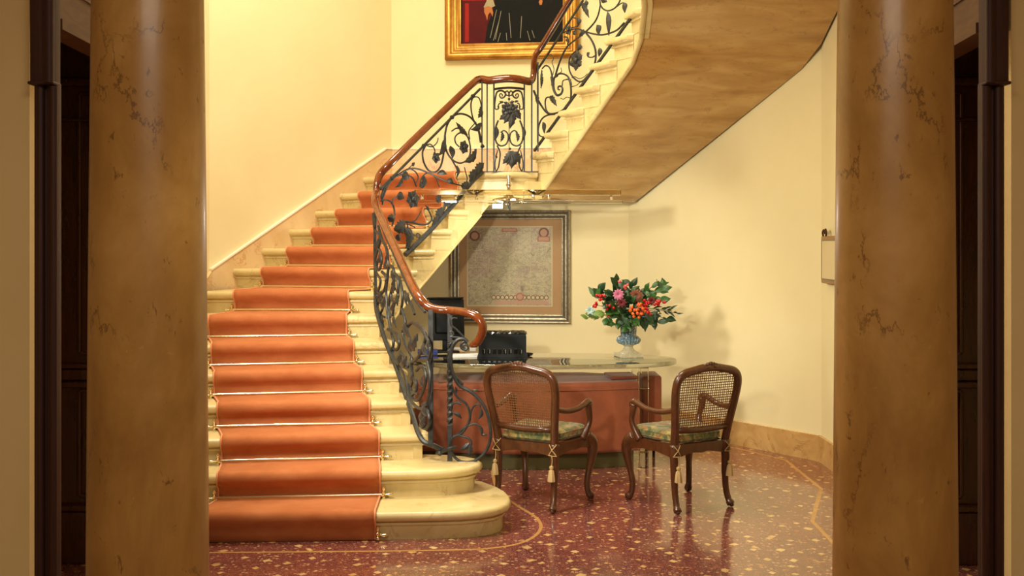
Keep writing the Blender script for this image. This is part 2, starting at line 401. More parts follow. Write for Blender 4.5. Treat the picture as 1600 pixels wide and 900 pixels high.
# floor inlay lines
def inlay(name, pts, w=.021):
    P = spline([(x,y,0) for x,y in pts], 6) if name.endswith('2') else [Vector((x,y,0)) for x,y in pts]
    m = MB(); vs = []
    for i, p in enumerate(P):
        a = P[max(i-1,0)]; b = P[min(i+1,len(P)-1)]; d = (b-a).normalized(); n = Vector((-d.y,d.x,0))*(w/2)
        vs += [p+n, p-n, p+n+Vector((0,0,.0012)), p-n+Vector((0,0,.0012))]
    fs = []
    for i in range(len(P)-1):
        o = i*4; fs += [(o+2,o+3,o+7,o+6),(o,o+2,o+6,o+4),(o+1,o+5,o+7,o+3)]
    m.add(vs, fs); struct(m, name, M['inlay'])
inlay('trim_2', [(-2.4,5.80),(-1.2,5.83),(-.35,5.865),(-.07,5.92),(.09,6.06),(.17,6.3),(.15,6.56),(.02,6.9),(-.1,7.3),(-.15,7.9)])
inlay('trim_3', [(-.15,9.3),(.95,9.45),(1.865,8.79),(2.15,8.30),(2.146,7.33),(1.84,6.47),(1.80,5.2),(1.8,4.4)], .026)

# casings of the wide opening, side lintels, panelled walls of the side passages
def casing(name, sx, xa, xb, xc):                # xa wall side, xb middle, xc opening side (plan X at depth 4.4)
    m = MB(); D = 4.34
    def bx(x0, x1, d0, d1, z0, z1): m.box(((x0+x1)/2,(d0+d1)/2,(z0+z1)/2), (abs(x1-x0),abs(d1-d0),z1-z0), bev=.006)
    zc = 1.705+250/F*4.3
    bx(xa, xb, D, D+.03, 0, zc); bx(xb, xc, D-.015, D+.03, 0, zc)
    m.tube([(xc-sx*.012,D-.02,0),(xc-sx*.012,D-.02,zc-.01)], .016, 12); m.tube([(xa+(xb-xa)*.5,D-.006,0),(xa+(xb-xa)*.5,D-.006,zc)], .018, 12)
    o = .004*sx
    bx(xa-o, xb-o, D-.03, D+.03, zc, 3.3); bx(xb-o, xc-o, D-.05, D+.03, zc, 3.3)
    m.tube([(xc-o-sx*.012,D-.052,zc),(xc-o-sx*.012,D-.052,3.3)], .018, 12)
    bx(xa-o*1.1, xc, D-.053, D+.03, zc-.006, zc+.008)
    struct(m, name, M['casing'], smooth=True)
casing('trim_4', 1, -1.965, -1.905, -1.863); casing('trim_5', -1, 2.025, 1.965, 1.925)
def side_lintel(name, sx, a, b, z0):
    # wooden beam over the side passage, running back from the opening
    m = MB(); m.slab(a, b, z0, 3.4, .12*sx)
    m2 = Vector((b[0]-a[0], b[1]-a[1])).normalized(); n = Vector((m2.y, -m2.x))*sx
    for z, r in ((z0+.015,.022),(z0+.19,.012),(z0+.30,.014),(z0+.52,.012)):
        m.slab((a[0]+n.x*r*.6, a[1]+n.y*r*.6), (b[0]+n.x*r*.6, b[1]+n.y*r*.6), z-r, z+r, r*1.2*sx)
    struct(m, name, M['lintel'], smooth=True)
side_lintel('trim_6', 1, (-1.895,4.42), (-1.945,5.62), 1.705+337/F*4.42)
side_lintel('trim_7', -1, (1.955,4.42), (2.065,5.62), 1.705+331/F*4.42)
def panelled(name, x0, x1, D, rails):
    m = MB(); xm = (x0+x1)/2; w = abs(x1-x0)
    m.box((xm,D+.06,1.7), (w,.12,3.4))
    for z, h, p in rails: m.box((xm,D-p/2,z), (w,p,h), bev=min(h,p)*.3)
    n = 3
    for i in range(n):
        cx = x0+(x1-x0)*(i+.5)/n; pw = w/n-.14
        for za, zb in ((.36,.92),(1.12,2.5)):
            for q in range(2):
                m.box((cx,D-.008,za if q == 0 else zb), (pw,.02,.02), bev=.006); m.box((cx-pw/2 if q == 0 else cx+pw/2,D-.008,(za+zb)/2), (.02,.02,zb-za), bev=.006)
            m.box((cx,D-.006,(za+zb)/2), (pw-.1,.02,zb-za-.1), bev=.008)
    return struct(m, name, M['darkwood'])
RA = [(.14,.28,.03),(.30,.035,.045),(.955,.035,.04),(1.005,.06,.02),(1.055,.03,.045),(2.56,.05,.05),(2.36,.02,.03)]
panelled('wall_passage_left', -3.4, -1.86, 5.63, RA); panelled('wall_passage_right', 1.98, 3.4, 5.61, RA)
wall('wall_passage_end_left', (-3.4,4.6), (-3.4,5.7), M['darkwood'], 0, 3.4); wall('wall_passage_end_right', (3.4,5.7), (3.4,4.6), M['darkwood'], 0, 3.4)
pc = MB(); pc.box((-2.72,5.16,3.44), (1.6,1.1,.08)); pc.box((2.78,5.16,3.44), (1.6,1.1,.08)); struct(pc, 'ceiling_passage', M['darkwood'])
uw = MB(); uw.slab((-3.6,5.72),(-1.85,5.72),3.38,CEIL,.06); uw.slab((1.98,5.72),(3.6,5.72),3.38,CEIL,.06); struct(uw, 'wall_upper_front', M['wall'])

# marble columns
def column(xl0, xr0, xl9, xr9, D, label):
    cx = (((xl0+xr0)/2+(xl9+xr9)/2)/2-800)/F*D; r0 = (xr0-xl0)/2/F*D; r9 = (xr9-xl9)/2/F*D
    t = thing('marble_column', (cx,D,0), label, 'column', 'marble columns of the opening', kind='thing')
    z0 = H+380/F*D; z9 = H-520/F*D
    prof = []
    for i in range(25):
        z = .24+(3.12-.24)*i/24; q = (z0-z)/(z0-z9)
        prof.append((r0+(r9-r0)*(q**.8 if q > 0 else 0), z))
    m = MB(); m.lathe(prof, seg=64); m.build('shaft', M['column'], t, smooth=True)
    b = MB(); b.box((0,0,.05), (r9*2.7,r9*2.7,.10), bev=.006)
    b.lathe([(r9*1.25,.10),(r9*1.33,.115),(r9*1.33,.145),(r9*1.22,.165),(r9*1.12,.185),(r9*1.16,.20),(r9*1.16,.215),(r9*1.02,.24)], seg=48); b.build('base', M['column'], t, smooth=True)
    c = MB(); c.lathe([(r0,3.12),(r0*1.12,3.14),(r0*1.12,3.16),(r0*1.3,3.22)], seg=48); c.box((0,0,3.26), (r0*2.8,r0*2.8,.08), bev=.005); c.build('capital', M['column'], t, smooth=True)
column(150,317,139,322,4.0,'brown marble column on the left, partly covering the carpeted steps')
column(1309,1479,1308,1494,4.0,'brown marble column on the right, hiding the edge of the small framed panel')

# ------------------------------------------------------------------ staircase
stair = thing('staircase', (-1.0,7.5,0), 'curving yellow marble staircase rising to a landing and turning back overhead', 'staircase')
SO = stair.location.copy()
def offs(path, d):
    out = []; P = [Vector(p) for p in path]; n = len(P)
    for i in range(n):
        N = Vector((0,0)); 
        segs = []
        if i > 0: segs.append((P[i]-P[i-1]).normalized())
        if i < n-1: segs.append((P[i+1]-P[i]).normalized())
        ns = [Vector((q.y,-q.x)) for q in segs]
        b = sum(ns, Vector((0,0))); b.normalize(); k = max(.35, b.dot(ns[0])); N = b*(d/k); out.append(P[i]+N)
    return out
def nose(T, zb):
    return [(0,zb),(0,T-.084),(.013,T-.082),(.015,T-.075),(.013,T-.068),(.006,T-.066),(.008,T-.060),(.022,T-.056),(.036,T-.052),(.045,T-.043),(.049,T-.028),(.046,T-.013),(.038,T-.004),(.028,T)]
def step(k, path, back, zb, name='step'):
    T = k*HR; pr = nose(T, zb); m = MB(); n = len(path); vs = []
    for o, z in pr:
        q = offs(path, o); q[-1] = Vector(path[-1]) if k > 2 else q[-1]
        vs += [(p.x,p.y,z) for p in q]
    fs = [(i*n+j, i*n+j+1, (i+1)*n+j+1, (i+1)*n+j) for i in range(len(pr)-1) for j in range(n-1)]
    last = (len(pr)-1)*n; nb = len(vs)
    vs += [(p[0],p[1],T) for p in back]
    fs.append(tuple(range(last, last+n))+tuple(range(nb, nb+len(back))))
    fs.append(tuple(i*n+n-1 for i in range(len(pr))))          # end cap
    nb2 = len(vs); vs += [(p[0],p[1],zb) for p in back]
    fs.append(tuple(range(n))+tuple(range(nb2, nb2+len(back))))
    m.add(vs, fs); return m.build(name, M['step'], stair, SO, smooth=True, angle=40)
def toward(a, b, d):
    v = Vector((b[0]-a[0], b[1]-a[1])).normalized(); return (a[0]+v.x*d, a[1]+v.y*d)
P1 = [Ln[1],(-1.4,6.035),(-.45,6.09),(-.30,6.105),(-.20,6.135),(-.12,6.185),(-.07,6.26),(-.055,6.34),(-.06,6.44),(-.085,6.55),(-.14,6.68),(-.22,6.80),(-.34,6.9),(-.5,6.96)]
P2 = [Ln[2],(-1.2,6.345),(-.62,6.41),(-.47,6.43),(-.37,6.46),(-.29,6.51),(-.245,6.575),(-.235,6.64),(-.265,6.72),(-.33,6.78),(-.43,6.82),(-.6,6.84)]
step(1, P1, [(-.7,6.98),(-2.43,6.6)], -.01); step(2, P2, [(-.7,6.87),(-2.43,6.6)], HR-.01)
for k in range(3, 14):
    e = toward(Cn[k+1], Cn[k+2], .03) if k+2 in Cn else Cn[k+1]
    b = toward(Ln[k+1], Ln[k+2], .05)
    step(k, [Ln[k], Cn[k], Cn[k+1], e], [toward(e, b, .02), b], (k-1)*HR-.012)
# landing (14th riser): moulded inner edge, gently bowed
LE = [Ln[14], Cn[14], (-.20,9.155), (-.10,9.13), (0,9.125), (.10,9.14), (.19,9.19), (.2230,9.242)]
step(14, LE, [(.30,9.28),(1.15,9.80),(1.10,9.98),(-1.165,10.2)], 13*HR-.012, 'landing')
for k in range(15, 26):
    e = toward(Cn[k+1], Cn[k+2], .03) if k+2 in Cn else Cn[k+1]
    b = toward(Ln[k+1], Ln[k+2], .05) if k+2 in Ln else Ln[k+1]
    step(k, [Ln[k], Cn[k], Cn[k+1], e], [toward(e, b, .02), b], (k-1)*HR-.012)

# stringer (string wall below the steps) and soffit
def zs(k):
    if k <= 14: return max(.0, k*HR-.38)
    return k*HR-.40
def seq():
    L = []
    for k in range(3, 15): L.append((k, Cn[k], Ln[k]))
    L += [(14.2,(-.20,9.155),(-1.165,10.22)), (14.4,(-.10,9.13),(-.4,10.13)), (14.6,(0,9.125),(.4,10.05)), (14.8,(.10,9.14),(1.095,9.96))]
    for k in range(15, 27): L.append((k, Cn[k], Ln[k]))
    return L
SQ = seq()
def zlow(k):
    if 14 < k < 15: return zs(14)+(zs(15)-zs(14))*min(1,(k-14)*3)
    return zs(k)
def ztop(k):
    return math.floor(k)*HR-.088
m = MB()
for (ka, a, _), (kb, b, __) in zip(SQ[:-1], SQ[1:]):
    d = Vector((b[0]-a[0], b[1]-a[1])).normalized(); nrm = Vector((-d.y, d.x))          # to the left of travel = inside the stair
    if ka >= 14.9 or True: pass
    q = Vector(_)-Vector(a); s = 1 if nrm.dot(q) > 0 else -1
    zt = ztop(ka)+.004; o1, o2 = .004*s, .06*s
    V = []
    for o in (o1, o2):
        for (p, z) in ((a, zlow(ka)),(b, zlow(kb)),(b, zt),(a, zt)): V.append((p[0]+nrm.x*o, p[1]+nrm.y*o, z))
    m.add(V, [(0,1,2,3),(4,5,6,7),(0,1,5,4),(1,2,6,5),(2,3,7,6),(3,0,4,7)])
m.build('stringer', M['step'], stair, SO)
m = MB(); vs = []; uv = []; NU = 14; fine = []
for (ka, a, la), (kb, b, lb) in zip(SQ[:-1], SQ[1:]):
    for i in range(3):
        t = i/3; fine.append((ka+(kb-ka)*t, lerp(a,b,t), lerp(la,lb,t), zlow(ka)+(zlow(kb)-zlow(ka))*t))
fine.append((SQ[-1][0], SQ[-1][1], SQ[-1][2], zlow(SQ[-1][0])))
for k, a, l, z in fine:
    for j in range(NU+1):
        p = lerp(a, l, j/NU); vs.append((p[0],p[1],z)); uv.append((j/NU*2.0, k*.3))
n = NU+1
m.add(vs, [(i*n+j, i*n+j+1, (i+1)*n+j+1, (i+1)*n+j) for i in range(len(fine)-1) for j in range(NU)]); m.uv = uv
m.build('soffit', M['soffit'], stair, SO, smooth=True, angle=60)
m = MB()
m.tube([(a[0],a[1],z+.004) for k, a, l, z in fine if k >= 14.9], .02, 10)
m.tube([(a[0],a[1],z+.004) for k, a, l, z in fine if k <= 14.0], .011, 10); m.build('edge_moulding', M['step'], stair, SO, smooth=True)

# ------------------------------------------------------------------ stair carpet and rods
CL = {1:312,2:342,3:347,4:341,5:335,6:331,7:327,8:368,9:413,10:453,11:492,12:530,13:566,14:596}
CR = {1:587,2:594,3:592,4:577,5:565,6:552,7:541,8:546,9:580,10:611,11:640,12:667,13:692,14:717}
carp = thing('stair_carpet', (-1.4,7.5,0), 'long orange carpet runner laid over the marble steps under brass rods', 'carpet')
def riser_front(k): return (P1[0],P1[2]) if k == 1 else ((P2[0],P2[2]) if k == 2 else (Ln[k],Cn[k]))
def cends(k):
    A, B = riser_front(k); a = rayline(CL[k], A, B); b = rayline(CR[k], A, B)
    d = (Vector(b)-Vector(a)).normalized(); return Vector(a), Vector(b), Vector((d.y,-d.x))
EDGE = {}
rows = []; pipL = []; pipR = []
for k in range(1, 15):
    a, b, n = cends(k); T = k*HR; z0 = (k-1)*HR; EDGE[k] = (a, b, n)
    pr = [(.016,z0+.012),(.012,z0+.045),(.012,T-.11),(.020,T-.082),(.044,T-.060),(.060,T-.040),(.064,T-.024),(.060,T-.006),(.050,T+.007),(.034,T+.012),(.0,T+.012)]
    if k == 1: pr[0] = (.016, .004)
    for o, z in pr: rows.append((a+n*o, b+n*o, z))
    if k < 14:
        a2, b2, n2 = cends(k+1)
        for t in (.35,.7): rows.append((a.lerp(a2,t), b.lerp(b2,t), T+.012))
        rows.append((a2+n2*.022, b2+n2*.022, T+.012))
    else:
        rows.append((a-n*.6, b-n*.6, T+.012))
m = MB(); NW = 24; vs = []
for a, b, z in rows:
    for j in range(NW+1):
        p = a.lerp(b, j/NW); vs.append((p.x,p.y,z+.0012*math.sin(j*1.7+z*40)))
n = NW+1
m.add(vs, [(i*n+j,i*n+j+1,(i+1)*n+j+1,(i+1)*n+j) for i in range(len(rows)-1) for j in range(NW)])
o = m.build('pile', M['carpet'], carp, carp.location, smooth=True, angle=180)
md = o.modifiers.new('thickness', 'SOLIDIFY'); md.thickness = .009; md.offset = 0
for e in (0, 1):
    m = MB(); m.tube([(r[e].x, r[e].y, r[2]+.001) for r in rows], .0065, 8); m.build('edge_piping', M['piping'], carp, carp.location, smooth=True)

ORD = {2:'second',3:'third',4:'fourth',5:'fifth',6:'sixth',7:'seventh',8:'eighth',9:'ninth',10:'tenth',11:'eleventh',12:'twelfth'}
def bracket(mb, p, n, d):       # ornate bracket: plate, two cups, ball finial
    p = Vector(p)
    mb.lathe([(.004,-.03),(.012,-.028),(.014,-.012),(.008,-.006),(.016,0),(.016,.012),(.008,.02),(.013,.03),(.012,.042),(.004,.05)], p+n*.012, 14)
    q = p+d*.022; mb.tube([p, q, q+d*.012, q+d*.03, q+d*.038], [.007,.006,.011,.010,.003], 10)
def rod(k):
    a, b, n2 = EDGE[k]; n = Vector((n2.x,n2.y,0)); d = Vector((b.x-a.x,b.y-a.y,0)).normalized()
    z = (k-1)*HR+.024; base = Vector(((a.x+b.x)/2,(a.y+b.y)/2,z))
    t = thing('stair_rod', base, f'brass rod holding the orange carpet at the foot of the {ORD[k]} riser from the floor', 'stair rod', 'brass stair rods')
    A = Vector((a.x,a.y,z))+n*.034-d*.02; B = Vector((b.x,b.y,z))+n*.034+d*.02
    m = MB(); m.tube([A,B], .0105, 10, ry=1.1, up=(0,0,1)); m.build('bar', M['brass'], t, base, smooth=True)
    for q, s in ((A,-1),(B,1)):
        m = MB(); bracket(m, q, n*-.3, d*s); m.build('bracket', M['brass'], t, base, smooth=True)
for k in range(2, 13): rod(k)
a, b, n2 = EDGE[1]; nn = Vector((n2.x,n2.y,0)); dd = Vector((b.x-a.x,b.y-a.y,0)).normalized()
m = MB(); q = Vector((b.x,b.y,.034))+nn*.03+dd*.015; bracket(m, q, nn*-.3, dd)
t = m.build('rod_bracket', M['brass'], smooth=True); tag(t, 'small brass bracket on the floor at the lower right corner of the carpet', 'bracket')

# ------------------------------------------------------------------ wrought-iron railing
rail = thing('stair_railing', (-.396,6.66,.332), 'black wrought iron stair railing of leafy scrolls under a mahogany handrail', 'railing')
RO = rail.location.copy()
PA = ((-.57,6.65), (-1.09,8.2)); PB = ((-1.014,8.18), (-.224,9.11)); PC = ((-.27,9.085), (.2,9.11)); PD = ((.18,9.26), (.882,8.168))
def pnorm(P):
    d = Vector((P[1][0]-P[0][0], P[1][1]-P[0][1])).normalized(); n = Vector((d.y,-d.x,0)); return n if n.y < 0 else -n
class Crop:
    def __init__(s, ox, oy, sc, P): s.ox, s.oy, s.sc, s.P = ox, oy, sc, P; s.n = pnorm(P) if P else Vector((0,-1,0))
    def __call__(s, x, y, lift=0.0):
        X, Y = s.ox+x/s.sc, s.oy+y/s.sc
        p = onplane(X, Y, *s.P); return p+s.n*lift
    def scroll(s, pts, r=.0075, r2=None, n=6, name='scroll', mat='iron'):
        P = spline([s(*p) for p in pts], n); m = MB(); R = taper(len(P), r, r2 if r2 else r)
        m.tube(P, R, 8); return m.build(name, M[mat], rail, RO, smooth=True)
    def bar(s, a, b, r=.011, r2=None, name='bar', ext=0):
        m = MB(); m.tube([s(*a), s(*b)], [r, r2 or r], 4, sq=True); return m.build(name, M['iron'], rail, RO)
    def leaf(s, b, t, w, ser=False, bend=.12, curl=.12, lift=.006):
        m = MB(); B, T = s(*b, lift), s(*t, lift); m.leaf(B, T, w, s.n, bend, .004, ser, curl); return m.build('leaf', M['iron'], rail, RO, smooth=True)
    def flower(s, c, r, k=5, rot=0.0):
        m = MB(); c3 = s(*c, .012); d = Vector((s.P[1][0]-s.P[0][0], s.P[1][1]-s.P[0][1], 0)).normalized(); up = Vector((0,0,1))
        for i in range(k):
            a = rot+2*math.pi*i/k; e = d*math.cos(a)+up*math.sin(a); m.leaf(c3, c3+e*r+s.n*.01, r*.95, s.n, .18, .004, True, 0)
        m.ball(c3+s.n*.012, r*.3, 10); return m.build('blossom', M['iron'], rail, RO, smooth=True)

# handrail
hp = [px(735,541,6.60), px(746,534,6.58), px(753,521,6.56), px(754,508,6.55), px(745,495,6.56), px(727,488,6.60), px(702,485,6.67), px(682,483,6.68), px(667,477,6.70)]
hp += [onplane(652,459,*PA), onplane(636,426,*PA), onplane(618,388,*PA), onplane(601,352,*PA), onplane(590,328,*PA), onplane(586,314,*PA)]
hp += [px(588,300,8.22), px(590,284,8.235), px(595,271,8.26)]
hp += [onplane(x,y,*PB) for x,y in ((612,253),(650,215),(700,167),(738,131))]
hp += [px(750,123.5,9.10), px(764,125,9.06), px(780,123,9.04), px(796,122,9.03), px(812,123.5,9.05), px(826,126.5,9.12), px(832,124,9.18), px(834,112,9.2), px(834.5,98,9.18), px(838,84,9.15)]
for t in (.75,2,3.5,5,6.4): hp.append(Vector((.17+.117*t, 9.25-.182*t, 2.49+.166*t+.79)))
hp += [Vector((.93,7.95,2.49+.166*7.2+.8)), Vector((.91,7.62,2.49+.166*8.2+.8)), Vector((.85,7.3,2.49+.166*9.2+.8)), Vector((.70,6.8,2.49+.166*10.8+.8))]
P = spline(hp, 5); m = MB(); R = [.031]*len(P); R[0] = .012; R[1] = .02; R[2] = .026
m.tube(P, R, 14, ry=.82); m.build('handrail', M['rail'], rail, RO, smooth=True, angle=180)
m = MB(); m.tube([p+Vector((0,0,-.033)) for p in P[38:-2]], .008, 6, ry=.6, up=(0,0,1)); m.build('rail_strap', M['iron'], rail, RO, smooth=True)

# newel with twisted shaft, second post, collar
nx, ny = -.392, 6.665
m = MB(); z0, z1 = .332, px(702,489,6.66).z
m.box((nx,ny,(z0+.56)/2), (.03,.03,.56-z0), bev=.002); m.box((nx,ny,(z1+1.08)/2), (.03,.03,z1-1.08), bev=.002)
zz = [.56+(1.08-.56)*i/72 for i in range(73)]
m.tube([(nx,ny,z) for z in zz], .019, 4, twist=.26, sq=True); m.build('newel', M['iron'], rail, RO)
a6 = px(673,484,6.61); b6 = px(673,695,6.61); m = MB(); m.box(((a6.x+b6.x)/2,(a6.y+b6.y)/2,(a6.z+b6.z)/2), (.032,.014,a6.z-b6.z), bev=.002)
m.box((a6.x,a6.y,px(673,570,a6.y).z), (.04,.022,.03), bev=.003); m.build('post', M['iron'], rail, RO)
m = MB(); m.tube(spline([px(683,708,6.70), px(690,706,6.62), px(703,701,6.60), px(712,699,6.62)],5), [.012]*16, 8); m.ball(px(687,708,6.62), .017, 10); m.build('collar', M['iron'], rail, RO, smooth=True)
# bottom rail of the lower flight
ca = Crop(0,0,1,PA)
m = MB(); P = spline([px(587,455,8.10), px(588,482,7.93), px(598,520,7.62), px(608,548,7.46), px(618,571,7.31), px(629,603,7.13), px(636,624,7.03), px(645,650,6.84), px(653,675,6.69), px(662,690,6.63), px(677,696,6.62), px(694,704,6.64)], 5)
m.tube(P, [.0165]*len(P), 8); m.build('bottom_rail', M['iron'], rail, RO, smooth=True)
ca.scroll([(587,318),(586,360),(586,410),(587,455)], .013, .012, name='corner_bar')
m = MB(); m.tube([p for p in spline([onplane(x,y,*PA) for x,y in ((588,335),(603,370),(620,408),(637,446),(650,470),(664,488))],5)], .009, 6); m.build('sub_rail', M['iron'], rail, RO, smooth=True)
# volute panel beside the newel (faces the camera)
PV = ((-.40,6.655), (.2,6.60)); cv = Crop(690,480,3.462,PV)
cv.scroll([(130,222),(118,215),(122,203),(137,204),(143,218),(130,230),(108,222),(105,200),(125,185),(140,190)], .006, .009)
cv.scroll([(140,190),(118,172),(85,178),(58,215),(48,280),(55,340),(80,400),(108,432),(150,452),(200,495),(240,555),(262,640),(262,720),(235,785),(180,830),(120,838),(75,815),(50,770),(52,720),(80,695),(120,700),(152,715),(160,740),(150,765)], .0135, .007)
cv.scroll([(45,285),(60,350),(88,395),(105,432)], .008, .006); cv.scroll([(52,420),(80,480),(130,520),(152,570),(148,620),(110,680),(62,700)], .007, .009)
cv.scroll([(88,690),(120,655),(170,632),(200,640),(208,665)], .008, .005); cv.scroll([(108,600),(75,580),(52,560),(56,530),(80,515),(105,525)], .005, .008)
cv.scroll([(150,600),(165,550),(185,527),(205,528),(212,545)], .006, .005)
cv.scroll([(48,160),(100,165),(130,172)], .007, .006); cv.scroll([(48,150),(42,138),(52,130),(64,140),(60,155),(48,160)], .005, .007)
cv.scroll([(45,60),(50,95),(80,120),(120,160)], .006, .006); cv.scroll([(45,90),(60,60),(85,60)], .005, .004)
cv.leaf((208,640),(215,695),.022); cv.leaf((215,695),(248,690),.016); cv.leaf((70,572),(108,602),.026); cv.leaf((212,545),(195,608),.024,curl=.2)
cv.leaf((150,735),(100,770),.04,True); cv.leaf((152,740),(145,805),.034,True); cv.leaf((75,430),(78,470),.016); cv.leaf((165,450),(205,458),.014); cv.leaf((120,420),(90,380),.02)
# lower flight scrolls (seen nearly end on)
c1 = Crop(570,300,4.5,PA); c2 = Crop(580,480,3.75,PA)
for pts in ([(60,150),(70,260),(95,290),(108,330),(95,400),(75,470),(80,560),(110,620),(95,700),(75,760)],
            [(95,240),(120,330),(150,390),(160,450),(165,520),(160,600),(150,700),(155,800),(160,890)],
            [(80,380),(110,420),(118,490),(100,550),(85,520),(95,470)], [(150,530),(185,520),(205,560),(200,640),(180,720),(170,800),(180,880)],
            [(190,560),(225,590),(235,650),(230,730),(205,800),(195,870)], [(240,600),(260,680),(265,760),(250,860)],
            [(120,560),(150,600),(140,680),(110,730),(90,800),(110,860),(140,880)], [(210,680),(185,700),(190,760),(220,770),(235,730),(225,690)],
            [(280,700),(300,740),(330,800),(350,860)], [(85,690),(120,740),(130,800),(110,860)], [(68,640),(90,720),(82,800),(95,870)]):
    c1.scroll(pts, .0115, .009)
for pts in ([(100,20),(110,110),(130,200),(125,270),(150,330),(185,380),(210,450),(215,520)], [(180,10),(200,90),(185,150),(205,230),(235,290),(240,330)],
            [(250,95),(295,130),(330,190),(345,250),(335,310)], [(200,130),(240,90),(285,110),(320,170),(300,240),(270,300),(235,325)],
            [(265,370),(290,345),(315,370),(320,430),(300,500),(280,540),(255,545),(240,520),(255,500),(275,510)],
            [(235,330),(240,400),(262,430),(265,480),(245,500),(232,470),(240,440)], [(215,450),(225,530),(260,580),(300,595),(325,570),(310,560)],
            [(300,570),(330,610),(340,660),(325,710),(300,700),(285,650),(290,620)], [(170,260),(200,300),(215,350),(190,340),(175,300)], [(330,320),(345,400),(340,500),(320,580)], [(100,130),(150,160),(165,210),(150,250),(120,240)]):
    c2.scroll(pts, .0115, .009)
for b, t, w in (((75,180),(72,260),.05),((100,330),(82,400),.06),((110,420),(105,500),.06),((150,480),(140,540),.05),((190,560),(205,630),.07),((215,600),(195,660),.06),((120,700),(100,770),.07),((150,740),(120,800),.06),((225,730),(235,800),.06),((300,720),(320,790),.05),((285,720),(300,800),.05),((80,800),(95,860),.05),((165,430),(150,480),.05),((215,640),(195,700),.05),((210,770),(190,830),.06)):
    c1.leaf(b, t, w*1.3, True)
for b, t, w in (((30,20),(60,80),.06),((60,60),(80,120),.06),((130,60),(150,120),.05),((190,120),(235,180),.07),((235,180),(225,260),.09),((275,160),(240,240),.07),((300,230),(335,290),.06),((180,270),(150,320),.06),((210,290),(185,340),.05),((250,380),(235,440),.05),((290,430),(310,470),.05),((285,640),(320,690),.06),((320,640),(290,690),.06),((300,600),(330,640),.05),((330,200),(345,260),.05)):
    c2.leaf(b, t, w*1.2, True)
# second flight
cb = Crop(560,90,3.913,PB)
cb.bar((135,805),(745,190),.011,name='sub_rail')
for q in ((205,738),(400,540),(572,365),(700,236)):
    m = MB(); p = cb(*q); m.ball(p, .02, 8); m.build('boss', M['iron'], rail, RO, smooth=True)
cb.scroll([(140,880),(155,840),(180,780),(225,730),(300,684),(360,680),(440,710),(500,740),(570,770)], .009, .006)
cb.scroll([(410,540),(392,580),(400,640),(430,690),(470,700),(500,670),(515,620),(524,560),(530,470),(548,400),(590,352),(640,345),(690,370),(730,430),(748,520)], .0075, .009)
cb.scroll([(700,240),(688,290),(700,370),(735,440),(752,500)], .007, .006); cb.scroll([(700,240),(735,245),(750,290),(748,340)], .006, .005)
cb.scroll([(530,480),(535,560),(570,620),(620,645),(665,625),(684,580),(680,520),(660,475),(622,460),(592,485),(594,520),(615,545)], .008, .006)
cb.scroll([(570,450),(600,432),(640,440),(665,475)], .006, .007); cb.scroll([(680,500),(676,450),(700,415),(720,395)], .006, .005)
cb.scroll([(410,535),(450,545),(480,520),(488,490)], .006, .004); cb.scroll([(405,540),(440,530),(465,560),(467,590)], .006, .005)
cb.scroll([(570,620),(605,690),(600,740)], .007, .005); cb.scroll([(655,775),(665,740),(655,700),(648,670)], .006, .004); cb.scroll([(570,765),(620,780),(660,775)], .006, .005)
cb.scroll([(490,700),(500,712),(530,712)], .006, .005); cb.scroll([(320,680),(350,700),(365,735),(345,780)], .006, .004); cb.scroll([(220,730),(280,715),(330,735),(355,790)], .007, .006)
cb.scroll([(425,705),(470,730),(495,790)], .006, .005); cb.scroll([(375,790),(385,740),(410,710),(430,706)], .006, .006); cb.scroll([(300,685),(320,665),(335,650)], .005, .003)
for b, t, w, s in (((660,465),(595,395),.075,True),((525,500),(488,600),.09,False),((560,540),(572,620),.09,False),((720,560),(640,640),.10,True),((750,400),(685,440),.08,False),((748,300),(730,370),.08,True),((265,720),(310,740),.10,False),((270,730),(220,795),.05,False),((398,720),(390,800),.07,False),((480,710),(540,715),.06,False),((330,665),(342,640),.04,False),((600,660),(602,730),.05,False),((745,545),(770,545),.05,True),((540,750),(580,775),.07,False)):
    cb.leaf(b, t, w*.75, s)
cb.flower((635,548),.06,6,.3); cb.flower((465,612),.05,5,.9)
cc = Crop(560,250,6.0,PB)
cc.scroll([(225,375),(215,340),(240,270),(300,190)], .009, .007); cc.scroll([(225,420),(235,385),(270,375),(310,400),(335,460),(335,540),(315,620)], .007, .007)
cc.scroll([(320,400),(325,365),(360,345),(385,335)], .006, .005); cc.scroll([(340,650),(370,605),(430,580),(500,585),(580,605),(650,600),(685,560),(680,520),(640,440),(625,425)], .011, .005)
cc.scroll([(470,585),(530,570),(565,520),(585,480)], .006, .004); cc.scroll([(455,590),(475,660),(520,700),(560,710)], .006, .005); cc.scroll([(540,710),(550,690),(575,700),(570,725),(545,725)], .005, .005)
cc.scroll([(420,630),(455,690),(475,760),(460,830)], .016, .02); cc.scroll([(470,605),(520,625),(530,635)], .005, .005)
cc.leaf((360,335),(425,360),.07); cc.flower((495,368),.075,6,.2); cc.leaf((435,575),(330,660),.11,True); cc.leaf((275,535),(330,575),.07,True); cc.leaf((360,700),(380,760),.07,True); cc.leaf((430,640),(490,740),.08,True); cc.leaf((660,470),(640,430),.03); cc.leaf((480,640),(450,800),.09,True)
cc.leaf((580,230),(615,250),.06); cc.leaf((740,400),(770,330),.07,True)
# thick leafed bottom rail of the second flight
c6 = Crop(620,250,4.5,PB)
c6.scroll([(60,665),(140,590),(240,490),(330,390),(420,290),(520,165),(600,85)], .022, .018, name='bottom_rail'); c6.scroll([(300,400),(340,320),(330,290)], .013, .007)
for b, t, w in (((300,420),(315,330),.10),((380,320),(345,300),.06),((470,230),(500,150),.09),((520,170),(565,60),.10),((560,110),(610,20),.10),((250,470),(300,390),.06)): c6.leaf(b, t, w, True)
